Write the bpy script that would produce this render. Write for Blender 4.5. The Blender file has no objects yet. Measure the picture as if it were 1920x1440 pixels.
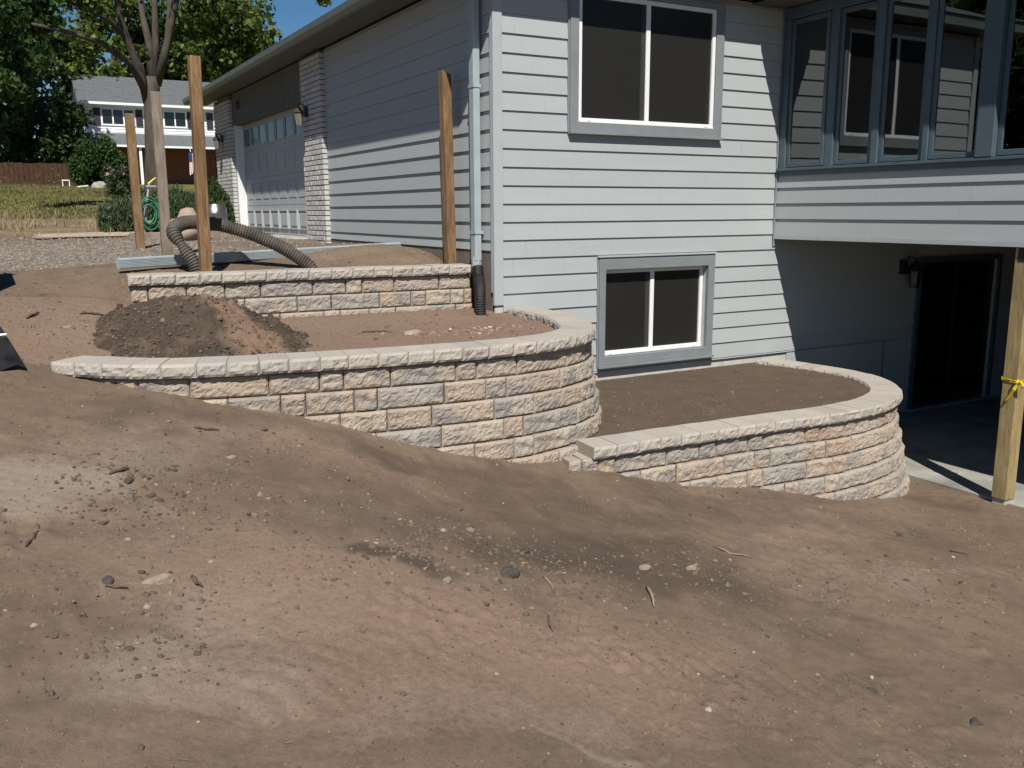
import bpy, bmesh, math, random
import numpy as np
from mathutils import Vector, Matrix, Euler

random.seed(7)
RNG = np.random.default_rng(11)
SC = bpy.context.scene
COL = SC.collection
# ------------------------------------------------------------------ camera
# World: X runs along the house's window wall, Y along its garage wall, Z up, patio at 0.
F = 1690.0                                  # focal length in pixels of a 1920 wide picture
_pi, _ro, _ya = math.radians(10.9), math.radians(-.265), math.radians(60.6)
_R = np.array([[math.cos(_ro), -math.sin(_ro), 0], [math.sin(_ro), math.cos(_ro), 0], [0, 0, 1]])
_rt = _R @ np.array([1., 0, 0]); _fw = _R @ np.array([0, -math.sin(_pi), math.cos(_pi)]); _up = -_R @ np.array([0, math.cos(_pi), math.sin(_pi)])
BAS = np.array([math.sin(_ya) * _rt + math.cos(_ya) * _fw, -math.cos(_ya) * _rt + math.sin(_ya) * _fw, _up])
CAM = np.array([-4.2807, -7.9335, 2.76])
def ray(px, py): return BAS @ np.array([(px - 960) / F, (py - 720) / F, 1.0])
def hit(px, py, axis, val):
    d = ray(px, py); return CAM + d * (val - CAM[axis]) / d[axis]
def proj(p):
    c = (np.asarray(p, float) - CAM) @ BAS
    return 960 + F * c[..., 0] / c[..., 2], 720 + F * c[..., 1] / c[..., 2]
cd = bpy.data.cameras.new('camera'); cam = bpy.data.objects.new('camera', cd); COL.objects.link(cam)
cd.sensor_width = 36; cd.lens = F / 1920 * 36; cd.clip_start = .05; cd.clip_end = 600
ax = [BAS @ np.array(v) for v in ([1., 0, 0], [0, -1., 0], [0, 0, -1.])]
cam.matrix_world = Matrix([[ax[0][i], ax[1][i], ax[2][i], CAM[i]] for i in range(3)] + [[0, 0, 0, 1]])
SC.camera = cam
# ------------------------------------------------------------------ sky and sun
SUN = Vector((-.45, -1.0, 1.34)).normalized()
W = bpy.data.worlds.new('World'); SC.world = W; W.use_nodes = True
nt = W.node_tree; bg = nt.nodes['Background']
sk = nt.nodes.new('ShaderNodeTexSky'); sk.sky_type = 'NISHITA'; sk.sun_disc = False
sk.sun_elevation = math.asin(SUN.z); sk.sun_rotation = math.atan2(SUN.x, SUN.y); sk.altitude = 250; sk.air_density = 1.0; sk.dust_density = .15; sk.ozone_density = 4.0
hs = nt.nodes.new('ShaderNodeHueSaturation'); hs.inputs['Saturation'].default_value = 1.25; nt.links.new(sk.outputs[0], hs.inputs['Color']); nt.links.new(hs.outputs[0], bg.inputs[0]); bg.inputs[1].default_value = .055
sd = bpy.data.lights.new('sun', 'SUN'); sd.energy = 5.0; sd.angle = math.radians(.55); sd.color = (1, .95, .87)
so = bpy.data.objects.new('sun', sd); COL.objects.link(so); so.rotation_euler = SUN.to_track_quat('Z', 'Y').to_euler(); so.location = (-10, -20, 30)
SC.view_settings.view_transform = 'Standard'; SC.view_settings.look = 'None'
SC.view_settings.exposure = .3; SC.view_settings.gamma = 1
SC.cycles.max_bounces = 8; SC.cycles.transparent_max_bounces = 12; SC.cycles.use_denoising = True
SC.cycles.sample_clamp_indirect = 4

# ------------------------------------------------------------------ helpers
WLOC = {}
def link(o, parent=None):
    COL.objects.link(o)
    if parent is not None:
        o.parent = parent; o.matrix_parent_inverse = Matrix.Translation(-WLOC.get(parent.name, Vector()))
    return o
def empty(name, loc, label, cat, group=None):
    o = bpy.data.objects.new(name, None); o.empty_display_size = .2; o.location = loc; COL.objects.link(o); WLOC[o.name] = Vector(loc)
    return tag(o, label, cat, group)
def tag(o, label=None, cat=None, group=None, kind=None):
    if label: o['label'] = label
    if cat: o['category'] = cat
    if group: o['group'] = group
    if kind: o['kind'] = kind
    return o
def mesh(name, v, f, m, parent=None, smooth=False):
    me = bpy.data.meshes.new(name)
    me.from_pydata([tuple(map(float, p)) for p in v], [], [tuple(map(int, q)) for q in f]); me.materials.append(m)
    if smooth: me.polygons.foreach_set('use_smooth', [True] * len(me.polygons))
    me.update(); o = bpy.data.objects.new(name, me); return link(o, parent)
def fast_mesh(name, v, quads, m, parent=None, smooth=False, tri=False):
    n = 3 if tri else 4
    me = bpy.data.meshes.new(name); v = np.asarray(v, np.float32); q = np.asarray(quads, np.int32)
    me.vertices.add(len(v)); me.vertices.foreach_set('co', v.ravel())
    me.loops.add(q.size); me.loops.foreach_set('vertex_index', q.ravel())
    me.polygons.add(len(q)); me.polygons.foreach_set('loop_start', np.arange(0, q.size, n, dtype=np.int32))
    me.polygons.foreach_set('use_smooth', np.full(len(q), smooth)); me.materials.append(m); me.update(calc_edges=True); me.validate()
    return link(bpy.data.objects.new(name, me), parent)
class MB:
    def __init__(s): s.v = []; s.f = []
    def add(s, v, f):
        b = len(s.v); s.v += [tuple(p) for p in v]; s.f += [tuple(i + b for i in q) for q in f]; return s
    def box(s, a, b):
        (x0, y0, z0), (x1, y1, z1) = a, b
        return s.add([(x0, y0, z0), (x1, y0, z0), (x1, y1, z0), (x0, y1, z0), (x0, y0, z1), (x1, y0, z1), (x1, y1, z1), (x0, y1, z1)],
                     [(0, 3, 2, 1), (4, 5, 6, 7), (0, 1, 5, 4), (1, 2, 6, 5), (2, 3, 7, 6), (3, 0, 4, 7)])
    def tube(s, pts, r, n=10, cap=True):
        P = np.asarray(pts, float); r = np.broadcast_to(np.asarray(r, float), (len(P),)); b = len(s.v); up = None
        for i in range(len(P)):
            t = P[min(i + 1, len(P) - 1)] - P[max(i - 1, 0)]; t /= (np.linalg.norm(t) + 1e-9)
            if up is None:
                up = np.cross(t, [0, 0, 1.] if abs(t[2]) < .9 else [1., 0, 0])
            up = up - t * (up @ t); up /= np.linalg.norm(up); w = np.cross(t, up)
            for k in range(n):
                a = 2 * math.pi * k / n; s.v.append(tuple(P[i] + r[i] * (math.cos(a) * up + math.sin(a) * w)))
        for i in range(len(P) - 1):
            for k in range(n): s.f.append((b + i * n + k, b + i * n + (k + 1) % n, b + (i + 1) * n + (k + 1) % n, b + (i + 1) * n + k))
        if cap: s.f.append(tuple(b + k for k in range(n))[::-1]); s.f.append(tuple(b + (len(P) - 1) * n + k for k in range(n)))
        return s
    def lathe(s, prof, c, n=20):
        b = len(s.v)
        for r, z in prof:
            for k in range(n): a = 2 * math.pi * k / n; s.v.append((c[0] + r * math.cos(a), c[1] + r * math.sin(a), c[2] + z))
        for i in range(len(prof) - 1):
            for k in range(n): s.f.append((b + i * n + k, b + i * n + (k + 1) % n, b + (i + 1) * n + (k + 1) % n, b + (i + 1) * n + k))
        s.f.append(tuple(b + (len(prof) - 1) * n + k for k in range(n))); return s
    def build(s, name, m, parent=None, smooth=False, bevel=0):
        o = mesh(name, s.v, s.f, m, parent, smooth)
        if bevel:
            bm = bmesh.new(); bm.from_mesh(o.data)
            bmesh.ops.bevel(bm, geom=[e for e in bm.edges], offset=bevel, segments=1, affect='EDGES', clamp_overlap=True)
            bm.to_mesh(o.data); bm.free()
        return o
def box(name, a, b, m, parent=None, bevel=0):
    a, b = tuple(map(min, a, b)), tuple(map(max, a, b)); return MB().box(a, b).build(name, m, parent, False, bevel)

def _hash(ix, iy, seed):
    h = (ix.astype(np.int64) * 374761393 + iy.astype(np.int64) * 668265263 + seed * 974634777) & 0xffffffff
    h = ((h ^ (h >> 13)) * 1274126177) & 0xffffffff
    return ((h ^ (h >> 16)) & 0xffff) / 65535.0
def vnoise(x, y, seed=0):
    x = np.asarray(x, float); y = np.asarray(y, float); ix = np.floor(x); iy = np.floor(y); fx = x - ix; fy = y - iy
    fx = fx * fx * fx * (fx * (fx * 6 - 15) + 10); fy = fy * fy * fy * (fy * (fy * 6 - 15) + 10)
    a = _hash(ix, iy, seed); b = _hash(ix + 1, iy, seed); c = _hash(ix, iy + 1, seed); d = _hash(ix + 1, iy + 1, seed)
    return (a * (1 - fx) + b * fx) * (1 - fy) + (c * (1 - fx) + d * fx) * fy - .5
def fbm(x, y, seed=0, o=4, g=.5):
    s = 0; a = 1
    for i in range(o): s = s + a * vnoise(x * 2 ** i + 17.3 * i, y * 2 ** i - 9.1 * i, seed + i); a *= g
    return s
def sstep(a, b, x):
    t = np.clip((x - a) / (b - a), 0, 1); return t * t * (3 - 2 * t)

# ------------------------------------------------------------------ materials
class NT:
    def __init__(s, name):
        s.m = bpy.data.materials.new(name); s.m.use_nodes = True; s.t = s.m.node_tree; s.b = s.t.nodes['Principled BSDF']; s.out = s.t.nodes['Material Output']
    def n(s, ty, **kw):
        o = s.t.nodes.new(ty)
        for k, v in kw.items():
            if k.startswith('i_'): o.inputs[k[2:].replace('_', ' ')].default_value = v
            else: setattr(o, k, v)
        return o
    def l(s, a, b): s.t.links.new(a, b)
    def coord(s, scale=(1, 1, 1), rnd=True):
        tc = s.n('ShaderNodeTexCoord'); mp = s.n('ShaderNodeMapping'); mp.inputs['Scale'].default_value = scale; s.l(tc.outputs['Object'], mp.inputs[0])
        if rnd:
            oi = s.n('ShaderNodeObjectInfo'); mu = s.n('ShaderNodeMath', operation='MULTIPLY'); mu.inputs[1].default_value = 61.0
            s.l(oi.outputs['Random'], mu.inputs[0]); cx = s.n('ShaderNodeCombineXYZ')
            for i in range(3): s.l(mu.outputs[0], cx.inputs[i])
            s.l(cx.outputs[0], mp.inputs['Location'])
        return mp.outputs[0]
    def noise(s, vec, scale, detail=4, rough=.55, dist=0):
        o = s.n('ShaderNodeTexNoise'); o.inputs['Scale'].default_value = scale; o.inputs['Detail'].default_value = detail; o.inputs['Roughness'].default_value = rough; o.inputs['Distortion'].default_value = dist
        s.l(vec, o.inputs['Vector']); return o.outputs['Fac']
    def ramp(s, fac, stops):
        o = s.n('ShaderNodeValToRGB'); e = o.color_ramp.elements
        while len(e) < len(stops): e.new(.5)
        for el, (p, c) in zip(e, stops): el.position = p; el.color = (*c, 1) if len(c) == 3 else c
        s.l(fac, o.inputs[0]); return o.outputs[0]
    def mix(s, fac, a, b, bt='MIX'):
        o = s.n('ShaderNodeMix', data_type='RGBA', blend_type=bt)
        for sock, v in ((o.inputs[0], fac), (o.inputs[6], a), (o.inputs[7], b)):
            if isinstance(v, bpy.types.NodeSocket): s.l(v, sock)
            elif isinstance(v, (int, float)): sock.default_value = v
            else: sock.default_value = (*v, 1)
        return o.outputs[2]
    def bump(s, h, strength=.4, dist=.01, prev=None):
        o = s.n('ShaderNodeBump'); o.inputs['Strength'].default_value = strength; o.inputs['Distance'].default_value = dist; s.l(h, o.inputs['Height'])
        if prev is not None: s.l(prev, o.inputs['Normal'])
        return o.outputs[0]
    def done(s, col=None, rough=.8, nrm=None, metal=0, spec=None):
        if col is not None:
            if isinstance(col, bpy.types.NodeSocket): s.l(col, s.b.inputs['Base Color'])
            else: s.b.inputs['Base Color'].default_value = (*col, 1)
        if isinstance(rough, bpy.types.NodeSocket): s.l(rough, s.b.inputs['Roughness'])
        else: s.b.inputs['Roughness'].default_value = rough
        s.b.inputs['Metallic'].default_value = metal
        if spec is not None: s.b.inputs['Specular IOR Level'].default_value = spec
        if nrm is not None: s.l(nrm, s.b.inputs['Normal'])
        return s.m
def plain(name, col, rough=.7, var=.12, scale=6, bump=0, bscale=80, metal=0, stretch=(1, 1, 1), spec=.3):
    k = NT(name); v = k.coord(stretch); n = k.noise(v, scale, 5)
    c = k.ramp(n, [(.3, tuple(x * (1 - var) for x in col)), (.7, tuple(min(1, x * (1 + var)) for x in col))])
    nr = k.bump(k.noise(v, bscale, 3), bump, .004) if bump else None
    return k.done(c, rough, nr, metal, spec)

def m_siding(name, col):
    k = NT(name); v = k.coord((.6, .6, 6)); n = k.noise(v, 2.2, 5)
    oi = k.n('ShaderNodeObjectInfo')
    c = k.mix(n, tuple(x * .92 for x in col), tuple(x * 1.06 for x in col))
    c = k.mix(.10, c, k.ramp(oi.outputs['Random'], [(0, tuple(x * .6 for x in col)), (1, tuple(min(1, x * 1.3) for x in col))]))
    v2 = k.coord((14, 14, 1.2)); c = k.mix(k.ramp(k.noise(v2, 2, 4), [(.56, (0, 0, 0)), (.8, (.30, .30, .30))]), c, (.29, .28, .255))
    grain = k.noise(k.coord((1, 1, 14)), 30, 3)
    return k.done(c, .62, k.bump(grain, .12, .003), 0, .25)
M = {}
M['siding'] = m_siding('siding_paint', (.365, .392, .394))
M['trim_white'] = plain('white_vinyl', (.74, .75, .75), .42, .03)
M['corner_trim'] = plain('corner_trim_paint', (.37, .40, .412), .55, .05)
M['trim_gray'] = plain('gray_casing_paint', (.198, .214, .226), .5, .08)
M['porch_trim'] = plain('blue_gray_frame_paint', (.07, .10, .122), .45, .1)
M['soffit'] = plain('soffit_paint', (.10, .105, .09), .7, .12)
M['gutter'] = plain('gutter_metal', (.14, .16, .15), .4, .08)
M['downspout'] = plain('downspout_metal', (.32, .375, .39), .4, .08)
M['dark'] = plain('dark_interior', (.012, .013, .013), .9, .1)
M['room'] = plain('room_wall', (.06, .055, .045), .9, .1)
M['foundation'] = plain('foundation_paint', (.46, .45, .42), .85, .12, 8, .3, 60)
M['concrete'] = plain('concrete', (.34, .33, .30), .9, .16, 4, .35, 90)
M['shingle'] = plain('asphalt_shingles', (.12, .13, .135), .95, .25, 9, .6, 60)
M['door_paint'] = plain('garage_door_paint', (.40, .42, .435), .5, .05)
M['black_plastic'] = plain('black_corrugated_plastic', (.035, .032, .03), .5, .5, 5)
M['dusty_plastic'] = plain('dusty_corrugated_plastic', (.085, .074, .062), .7, .45, 6, .3, 60)
M['metal_dark'] = plain('black_metal', (.02, .022, .022), .5, .3)
M['steel'] = plain('worn_black_steel', (.03, .032, .036), .35, .6, 9, .2, 40, .3)
M['steel_edge'] = plain('polished_steel_edge', (.45, .45, .45), .4, .3, 12, 0, 40, .6)
M['keg'] = plain('stainless_steel', (.34, .34, .33), .3, .1, 5, 0, 40, .9)
M['lantern_glass'] = plain('aged_lantern_glass', (.17, .17, .14), .3, .2)
M['lantern'] = plain('bronze_lantern', (.05, .048, .038), .45, .3)
M['tape'] = plain('yellow_plastic_tape', (.55, .43, .02), .4, .15, 20)
M['tape_ink'] = plain('black_tape_print', (.02, .02, .02), .5, .1)
M['white_far'] = plain('white_house_siding', (.80, .81, .81), .6, .04)
M['white_far2'] = plain('white_house_trim', (.85, .86, .86), .5, .03)
M['shutter'] = plain('dark_shutter_paint', (.035, .035, .045), .6, .15)
M['far_brick'] = plain('brown_brick', (.22, .10, .06), .9, .3, 12)
M['dark_glass'] = plain('far_dark_glass', (.015, .018, .02), .15, .2, 4, 0, 40, 0, (1, 1, 1), .6)  # glossy near-black glass for small panes
M['fence'] = plain('shaded_red_fence', (.065, .033, .02), .9, .3, 4, .3, 30)  # tree shade is put into the dark board colour
M['bark'] = plain('tree_bark', (.072, .060, .047), .95, .4, 6, .9, 14, 0, (1, 1, .35))
M['rock'] = plain('gray_rock', (.30, .28, .26), .9, .25, 6, .6, 14)
M['boulder'] = plain('pinkish_boulder', (.29, .22, .18), .9, .22, 5, .6, 12)
M['stick'] = plain('dry_root_wood', (.10, .075, .055), .95, .4, 20, .4, 60)
M['straw'] = plain('dry_straw', (.27, .21, .13), .9, .25, 20)
M['plywood'] = plain('pale_plywood', (.38, .31, .235), .85, .15, 5)
M['plank'] = plain('gray_brown_plank', (.26, .20, .16), .9, .25, 6)
M['hose'] = plain('green_hose', (.04, .17, .09), .4, .2)
M['alu'] = plain('aluminium_frame', (.48, .52, .54), .4, .1, 5, 0, 40, .5)
M['flag_red'] = plain('flag_red', (.45, .04, .06), .8, .1)
M['flag_white'] = plain('flag_white', (.78, .76, .76), .8, .05)
M['flag_blue'] = plain('flag_blue', (.03, .04, .16), .8, .1)
M['flower'] = plain('pink_flower', (.62, .38, .40), .8, .2)
M['red_box'] = plain('rusty_orange_board', (.36, .12, .05), .8, .3)
M['black_number'] = plain('black_number', (.015, .015, .015), .5, .1)

def m_glass(name, refl, tint, ior=1.55):
    k = NT(name); t = k.t; t.nodes.remove(k.b)
    g = k.n('ShaderNodeBsdfGlossy'); g.inputs['Roughness'].default_value = .012; g.inputs['Color'].default_value = (.93, .97, .95, 1)
    tr = k.n('ShaderNodeBsdfTransparent'); tr.inputs['Color'].default_value = (*tint, 1)
    fr = k.n('ShaderNodeFresnel'); fr.inputs['IOR'].default_value = ior
    ad = k.n('ShaderNodeMath', operation='MULTIPLY_ADD'); ad.inputs[1].default_value = 1.0; ad.inputs[2].default_value = refl; ad.use_clamp = True
    w = k.noise(k.coord((1, 1, 1)), 1.3, 1); nb = k.bump(w, .03, .02); k.l(nb, g.inputs['Normal'])
    k.l(fr.outputs[0], ad.inputs[0]); mx = k.n('ShaderNodeMixShader'); k.l(ad.outputs[0], mx.inputs[0]); k.l(tr.outputs[0], mx.inputs[1]); k.l(g.outputs[0], mx.inputs[2]); k.l(mx.outputs[0], k.out.inputs[0])
    return k.m
M['glass'] = m_glass('window_glass', .02, (.6, .62, .6), 1.5)
M['porch_glass'] = m_glass('tinted_porch_glass', .10, (.25, .28, .27), 1.55)
def m_screen():
    k = NT('insect_screen'); tr = k.n('ShaderNodeBsdfTransparent'); tr.inputs['Color'].default_value = (.9, .9, .9, 1)
    k.b.inputs['Base Color'].default_value = (.022, .021, .018, 1); k.b.inputs['Roughness'].default_value = .6
    mx = k.n('ShaderNodeMixShader'); mx.inputs[0].default_value = .5; k.l(tr.outputs[0], mx.inputs[1]); k.l(k.b.outputs[0], mx.inputs[2]); k.l(mx.outputs[0], k.out.inputs[0]); return k.m
M['screen'] = m_screen()

def m_block(name, cap=False):
    k = NT(name); v = k.coord((1, 1, 1)); oi = k.n('ShaderNodeObjectInfo')
    if cap: base = [(0, (.35, .318, .275)), (.3, (.385, .345, .298)), (.55, (.335, .308, .272)), (.8, (.395, .352, .31)), (1, (.33, .31, .285))]
    else: base = [(0, (.335, .275, .213)), (.22, (.355, .308, .25)), (.42, (.30, .272, .238)), (.60, (.335, .252, .19)), (.8, (.345, .30, .245)), (1, (.265, .245, .225))]
    c = k.ramp(oi.outputs['Random'], base)
    if not cap:
        c = k.mix(k.ramp(k.noise(v, 5.0, 2, .5), [(.50, (0, 0, 0)), (.66, (.8, .8, .8))]), c, (.225, .21, .20))
        v2 = k.n('ShaderNodeVectorMath', operation='ADD'); k.l(v, v2.inputs[0]); v2.inputs[1].default_value = (7, 3, 5)
        c = k.mix(k.ramp(k.noise(v2.outputs[0], 4.0, 2, .5), [(.55, (0, 0, 0)), (.72, (.6, .6, .6))]), c, (.32, .245, .188))
    fine = k.noise(v, 120, 5, .75); c = k.mix(.75 if not cap else .4, c, k.ramp(fine, [(.30, (.22, .22, .22)), (.47, (.5, .5, .5)), (.70, (.80, .80, .78))]), 'OVERLAY')
    c = k.mix(k.ramp(k.noise(v, 3, 4), [(.5, (0, 0, 0)), (.8, (.35, .35, .35))]), c, (.20, .155, .12))
    g = k.n('ShaderNodeNewGeometry')
    if cap: nr = k.bump(fine, .22, .004)
    else: nr = k.bump(k.noise(v, 85, 6, .78), .5, .007, None)
    return k.done(c, .93, nr, 0, .15)
M['block'] = m_block('split_face_block'); M['cap'] = m_block('cap_stone', True)

def m_brick():
    k = NT('whitewashed_brick'); v = k.coord(); oi = k.n('ShaderNodeObjectInfo'); g = k.n('ShaderNodeNewGeometry')
    c = k.ramp(g.outputs['Random Per Island'], [(0, (.36, .345, .325)), (.5, (.45, .435, .415)), (1, (.52, .51, .49))])
    c = k.mix(.35, c, k.ramp(oi.outputs['Random'], [(0, (.28, .265, .25)), (.6, (.46, .445, .43)), (1, (.55, .54, .525))]))
    c = k.mix(k.ramp(k.noise(v, 25, 4), [(.55, (0, 0, 0)), (.75, (.5, .5, .5))]), c, (.33, .28, .25)); return k.done(c, .9, k.bump(k.noise(v, 60, 3), .4, .004))
M['brick'] = m_brick(); M['mortar'] = plain('gray_mortar', (.12, .118, .115), .95, .15)

def m_wood(name, c0, c1, c2):
    k = NT(name); v = k.coord((1, 1, .07)); v1 = k.coord((1, 1, .16))
    w = k.noise(v, 46, 4, .65, 1.6); c = k.ramp(w, [(.32, c0), (.5, c1), (.66, c2)])
    c = k.mix(k.ramp(k.noise(v1, 10, 3), [(.45, (0, 0, 0)), (.75, (.55, .55, .55))]), c, tuple(x * .72 for x in c1))
    kn = k.n('ShaderNodeTexVoronoi'); kn.inputs['Scale'].default_value = 3.1; k.l(k.coord((1, 1, .55)), kn.inputs['Vector'])
    c = k.mix(k.ramp(kn.outputs['Distance'], [(.03, (.85, .85, .85)), (.085, (0, 0, 0))]), c, tuple(x * .3 for x in c0))
    c = k.mix(.5, c, k.ramp(k.noise(k.coord((1, 1, .9)), 3.4, 3), [(.35, (.38, .36, .34)), (.65, (.62, .62, .62))]), 'OVERLAY')
    return k.done(c, .8, k.bump(w, .35, .004), 0, .2)
M['wood_tan'] = m_wood('treated_post_wood', (.115, .066, .033), (.21, .13, .068), (.27, .18, .10))
M['wood_gray'] = m_wood('weathered_post_wood', (.13, .103, .08), (.22, .18, .145), (.27, .23, .185))
M['wood_new'] = m_wood('fresh_pine_post_wood', (.20, .145, .065), (.29, .222, .11), (.35, .275, .142))
M['wood_orange'] = m_wood('orange_post_wood', (.095, .052, .025), (.20, .122, .062), (.265, .17, .092))

def m_leaf(name, cols, trans=.25):
    k = NT(name); g = k.n('ShaderNodeNewGeometry'); n = k.noise(g.outputs['Position'], .35, 3)
    c = k.ramp(g.outputs['Random Per Island'], cols)
    c = k.mix(.8, c, k.ramp(n, [(.3, (.32, .34, .32)), (.7, (.68, .66, .58))]), 'OVERLAY')
    k.done(c, .6, None, 0, .25); tl = k.n('ShaderNodeBsdfTranslucent'); k.l(c, tl.inputs[0]); mx = k.n('ShaderNodeMixShader'); mx.inputs[0].default_value = trans
    k.l(k.b.outputs[0], mx.inputs[1]); k.l(tl.outputs[0], mx.inputs[2]); k.l(mx.outputs[0], k.out.inputs[0]); return k.m
M['leaf'] = m_leaf('maple_leaves', [(0, (.035, .065, .014)), (.5, (.085, .13, .028)), (.85, (.15, .185, .04)), (1, (.23, .22, .05))], .35)
M['leaf_dark'] = m_leaf('dark_leaves', [(0, (.016, .04, .014)), (.6, (.038, .078, .022)), (1, (.07, .12, .03))], .3)
M['leaf_blue'] = m_leaf('hazy_leaves', [(0, (.03, .065, .038)), (.6, (.06, .115, .06)), (1, (.10, .16, .08))], .35)
M['shrub'] = m_leaf('shrub_leaves', [(0, (.03, .055, .03)), (.6, (.065, .10, .05)), (.9, (.11, .14, .07)), (1, (.2, .18, .09))])
M['grass'] = m_leaf('grass_blades', [(0, (.07, .075, .025)), (.6, (.125, .125, .042)), (.85, (.19, .165, .065)), (1, (.26, .21, .10))], .15)

def m_ground():
    k = NT('bare_dirt'); tc = k.n('ShaderNodeTexCoord'); P = tc.outputs['Object']
    z1 = k.n('ShaderNodeAttribute', attribute_name='zone1'); z2 = k.n('ShaderNodeAttribute', attribute_name='zone2')
    s1 = k.n('ShaderNodeSeparateColor'); k.l(z1.outputs['Color'], s1.inputs[0]); s2 = k.n('ShaderNodeSeparateColor'); k.l(z2.outputs['Color'], s2.inputs[0])
    nb = k.noise(P, .9, 5, .6); nm = k.noise(P, 4.5, 5, .62, .4); nf = k.noise(P, 34, 5, .7); nff = k.noise(P, 190, 3, .7)
    nmix = k.mix(.38, k.mix(.45, nm, nb), nf)
    def mask(sock, sharp=.13):
        a = k.n('ShaderNodeMath', operation='MULTIPLY_ADD'); a.inputs[1].default_value = 1.0; k.l(nmix, a.inputs[0]); k.l(sock, a.inputs[2])
        r = k.n('ShaderNodeMapRange'); r.inputs[1].default_value = .95 - sharp; r.inputs[2].default_value = .95 + sharp; k.l(a.outputs[0], r.inputs[0]); return r.outputs[0]
    c = k.ramp(nb, [(.3, (.142, .102, .071)), (.5, (.174, .126, .089)), (.7, (.200, .149, .109))])
    c = k.mix(k.ramp(nm, [(.42, (0, 0, 0)), (.66, (.5, .5, .5))]), c, (.112, .085, .061))
    c = k.mix(mask(s2.outputs[0], .22), c, (.245, .196, .150))           # pale dusty soil; the lighter centre paints in a vignette
    c = k.mix(mask(s1.outputs[1], .32), c, (.235, .160, .119))          # reddish clay, its pale centre partly a painted vignette
    c = k.mix(mask(s1.outputs[0], .30), c, (.084, .062, .047))              # dark topsoil
    grav = k.n('ShaderNodeTexVoronoi'); grav.inputs['Scale'].default_value = 28; k.l(P, grav.inputs['Vector'])
    gc = k.ramp(grav.outputs['Color'], [(.2, (.13, .105, .085)), (.6, (.22, .185, .155)), (.9, (.34, .305, .27))])
    gm = mask(s1.outputs[2]); c = k.mix(gm, c, gc)
    gr = k.ramp(k.noise(P, 2.2, 6, .7), [(.3, (.085, .088, .03)), (.5, (.14, .13, .045)), (.7, (.20, .165, .075))])
    c = k.mix(mask(s2.outputs[1]), c, gr)
    c = k.mix(mask(s2.outputs[2]), c, k.ramp(nm, [(.35, (.16, .12, .06)), (.65, (.30, .24, .11))]))   # dry brown grass
    sp = k.n('ShaderNodeTexVoronoi'); sp.inputs['Scale'].default_value = 70; sp.inputs['Randomness'].default_value = 1; k.l(P, sp.inputs['Vector'])
    spm = k.mix(1.0, k.ramp(sp.outputs['Distance'], [(.12, (1, 1, 1)), (.34, (0, 0, 0))]), k.ramp(nm, [(.38, (.25, .25, .25)), (.62, (1, 1, 1))]), 'MULTIPLY')
    spc = k.ramp(sp.outputs['Color'], [(.25, (.06, .045, .034)), (.45, (.12, .09, .066)), (.70, (.14, .108, .08)), (.80, (.18, .142, .106)), (.93, (.28, .24, .195))])
    c = k.mix(k.mix(1.0, spm, (.62, .62, .62), 'MULTIPLY'), c, spc)
    c = k.mix(.6, c, k.ramp(nf, [(.28, (.34, .34, .34)), (.5, (.5, .5, .5)), (.74, (.64, .64, .63))]), 'OVERLAY')
    c = k.mix(.6, c, k.ramp(nff, [(.3, (.36, .36, .36)), (.72, (.64, .64, .64))]), 'OVERLAY')
    b1 = k.bump(nf, .24, .014); b2 = k.bump(nff, .6, .006, b1)
    mu = k.n('ShaderNodeMath', operation='MULTIPLY'); k.l(grav.outputs['Distance'], mu.inputs[0]); k.l(gm, mu.inputs[1]); b3 = k.bump(mu.outputs[0], .8, .02, b2)
    return k.done(c, .95, b3, 0, .12)
M['ground'] = m_ground()
def m_soil():
    k = NT('dark_loose_soil'); tc = k.n('ShaderNodeTexCoord'); P = tc.outputs['Object']; g = k.n('ShaderNodeAttribute', attribute_name='dry')
    n = k.noise(P, 30, 5, .7); nm = k.noise(P, 6, 4)
    c = k.ramp(nm, [(.3, (.055, .042, .032)), (.7, (.088, .066, .05))])
    a = k.n('ShaderNodeMath', operation='MULTIPLY_ADD'); a.inputs[1].default_value = .8; k.l(nm, a.inputs[0]); k.l(g.outputs['Fac'], a.inputs[2])
    c = k.mix(k.ramp(a.outputs[0], [(.55, (0, 0, 0)), (1.0, (1, 1, 1))]), c, (.19, .125, .088))
    c = k.mix(.5, c, k.ramp(n, [(.3, (.35, .35, .35)), (.7, (.63, .63, .63))]), 'OVERLAY')
    return k.done(c, .95, k.bump(n, .7, .02), 0, .1)
M['soil'] = m_soil()
M['pebble'] = None
def m_peb(name, stops):
    k = NT(name); g = k.n('ShaderNodeNewGeometry'); c = k.ramp(g.outputs['Random Per Island'], stops); v = k.coord()
    c = k.mix(.4, c, k.ramp(k.noise(g.outputs['Position'], 120, 3), [(.3, (.35, .35, .35)), (.7, (.65, .65, .65))]), 'OVERLAY'); return k.done(c, .9)
M['pebble'] = m_peb('mixed_pebbles', [(0, (.062, .047, .035)), (.5, (.125, .096, .069)), (.92, (.165, .129, .094)), (.985, (.24, .195, .15)), (1, (.38, .335, .28))])
M['clod'] = m_peb('soil_clods', [(0, (.055, .04, .03)), (.6, (.095, .07, .05)), (1, (.15, .108, .078))])
M['stone_tan'] = plain('tan_stone', (.26, .205, .155), .9, .25, 14, .4, 40); M['stone_dark'] = plain('dark_stone', (.07, .058, .05), .9, .3, 14, .4, 40)

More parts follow.
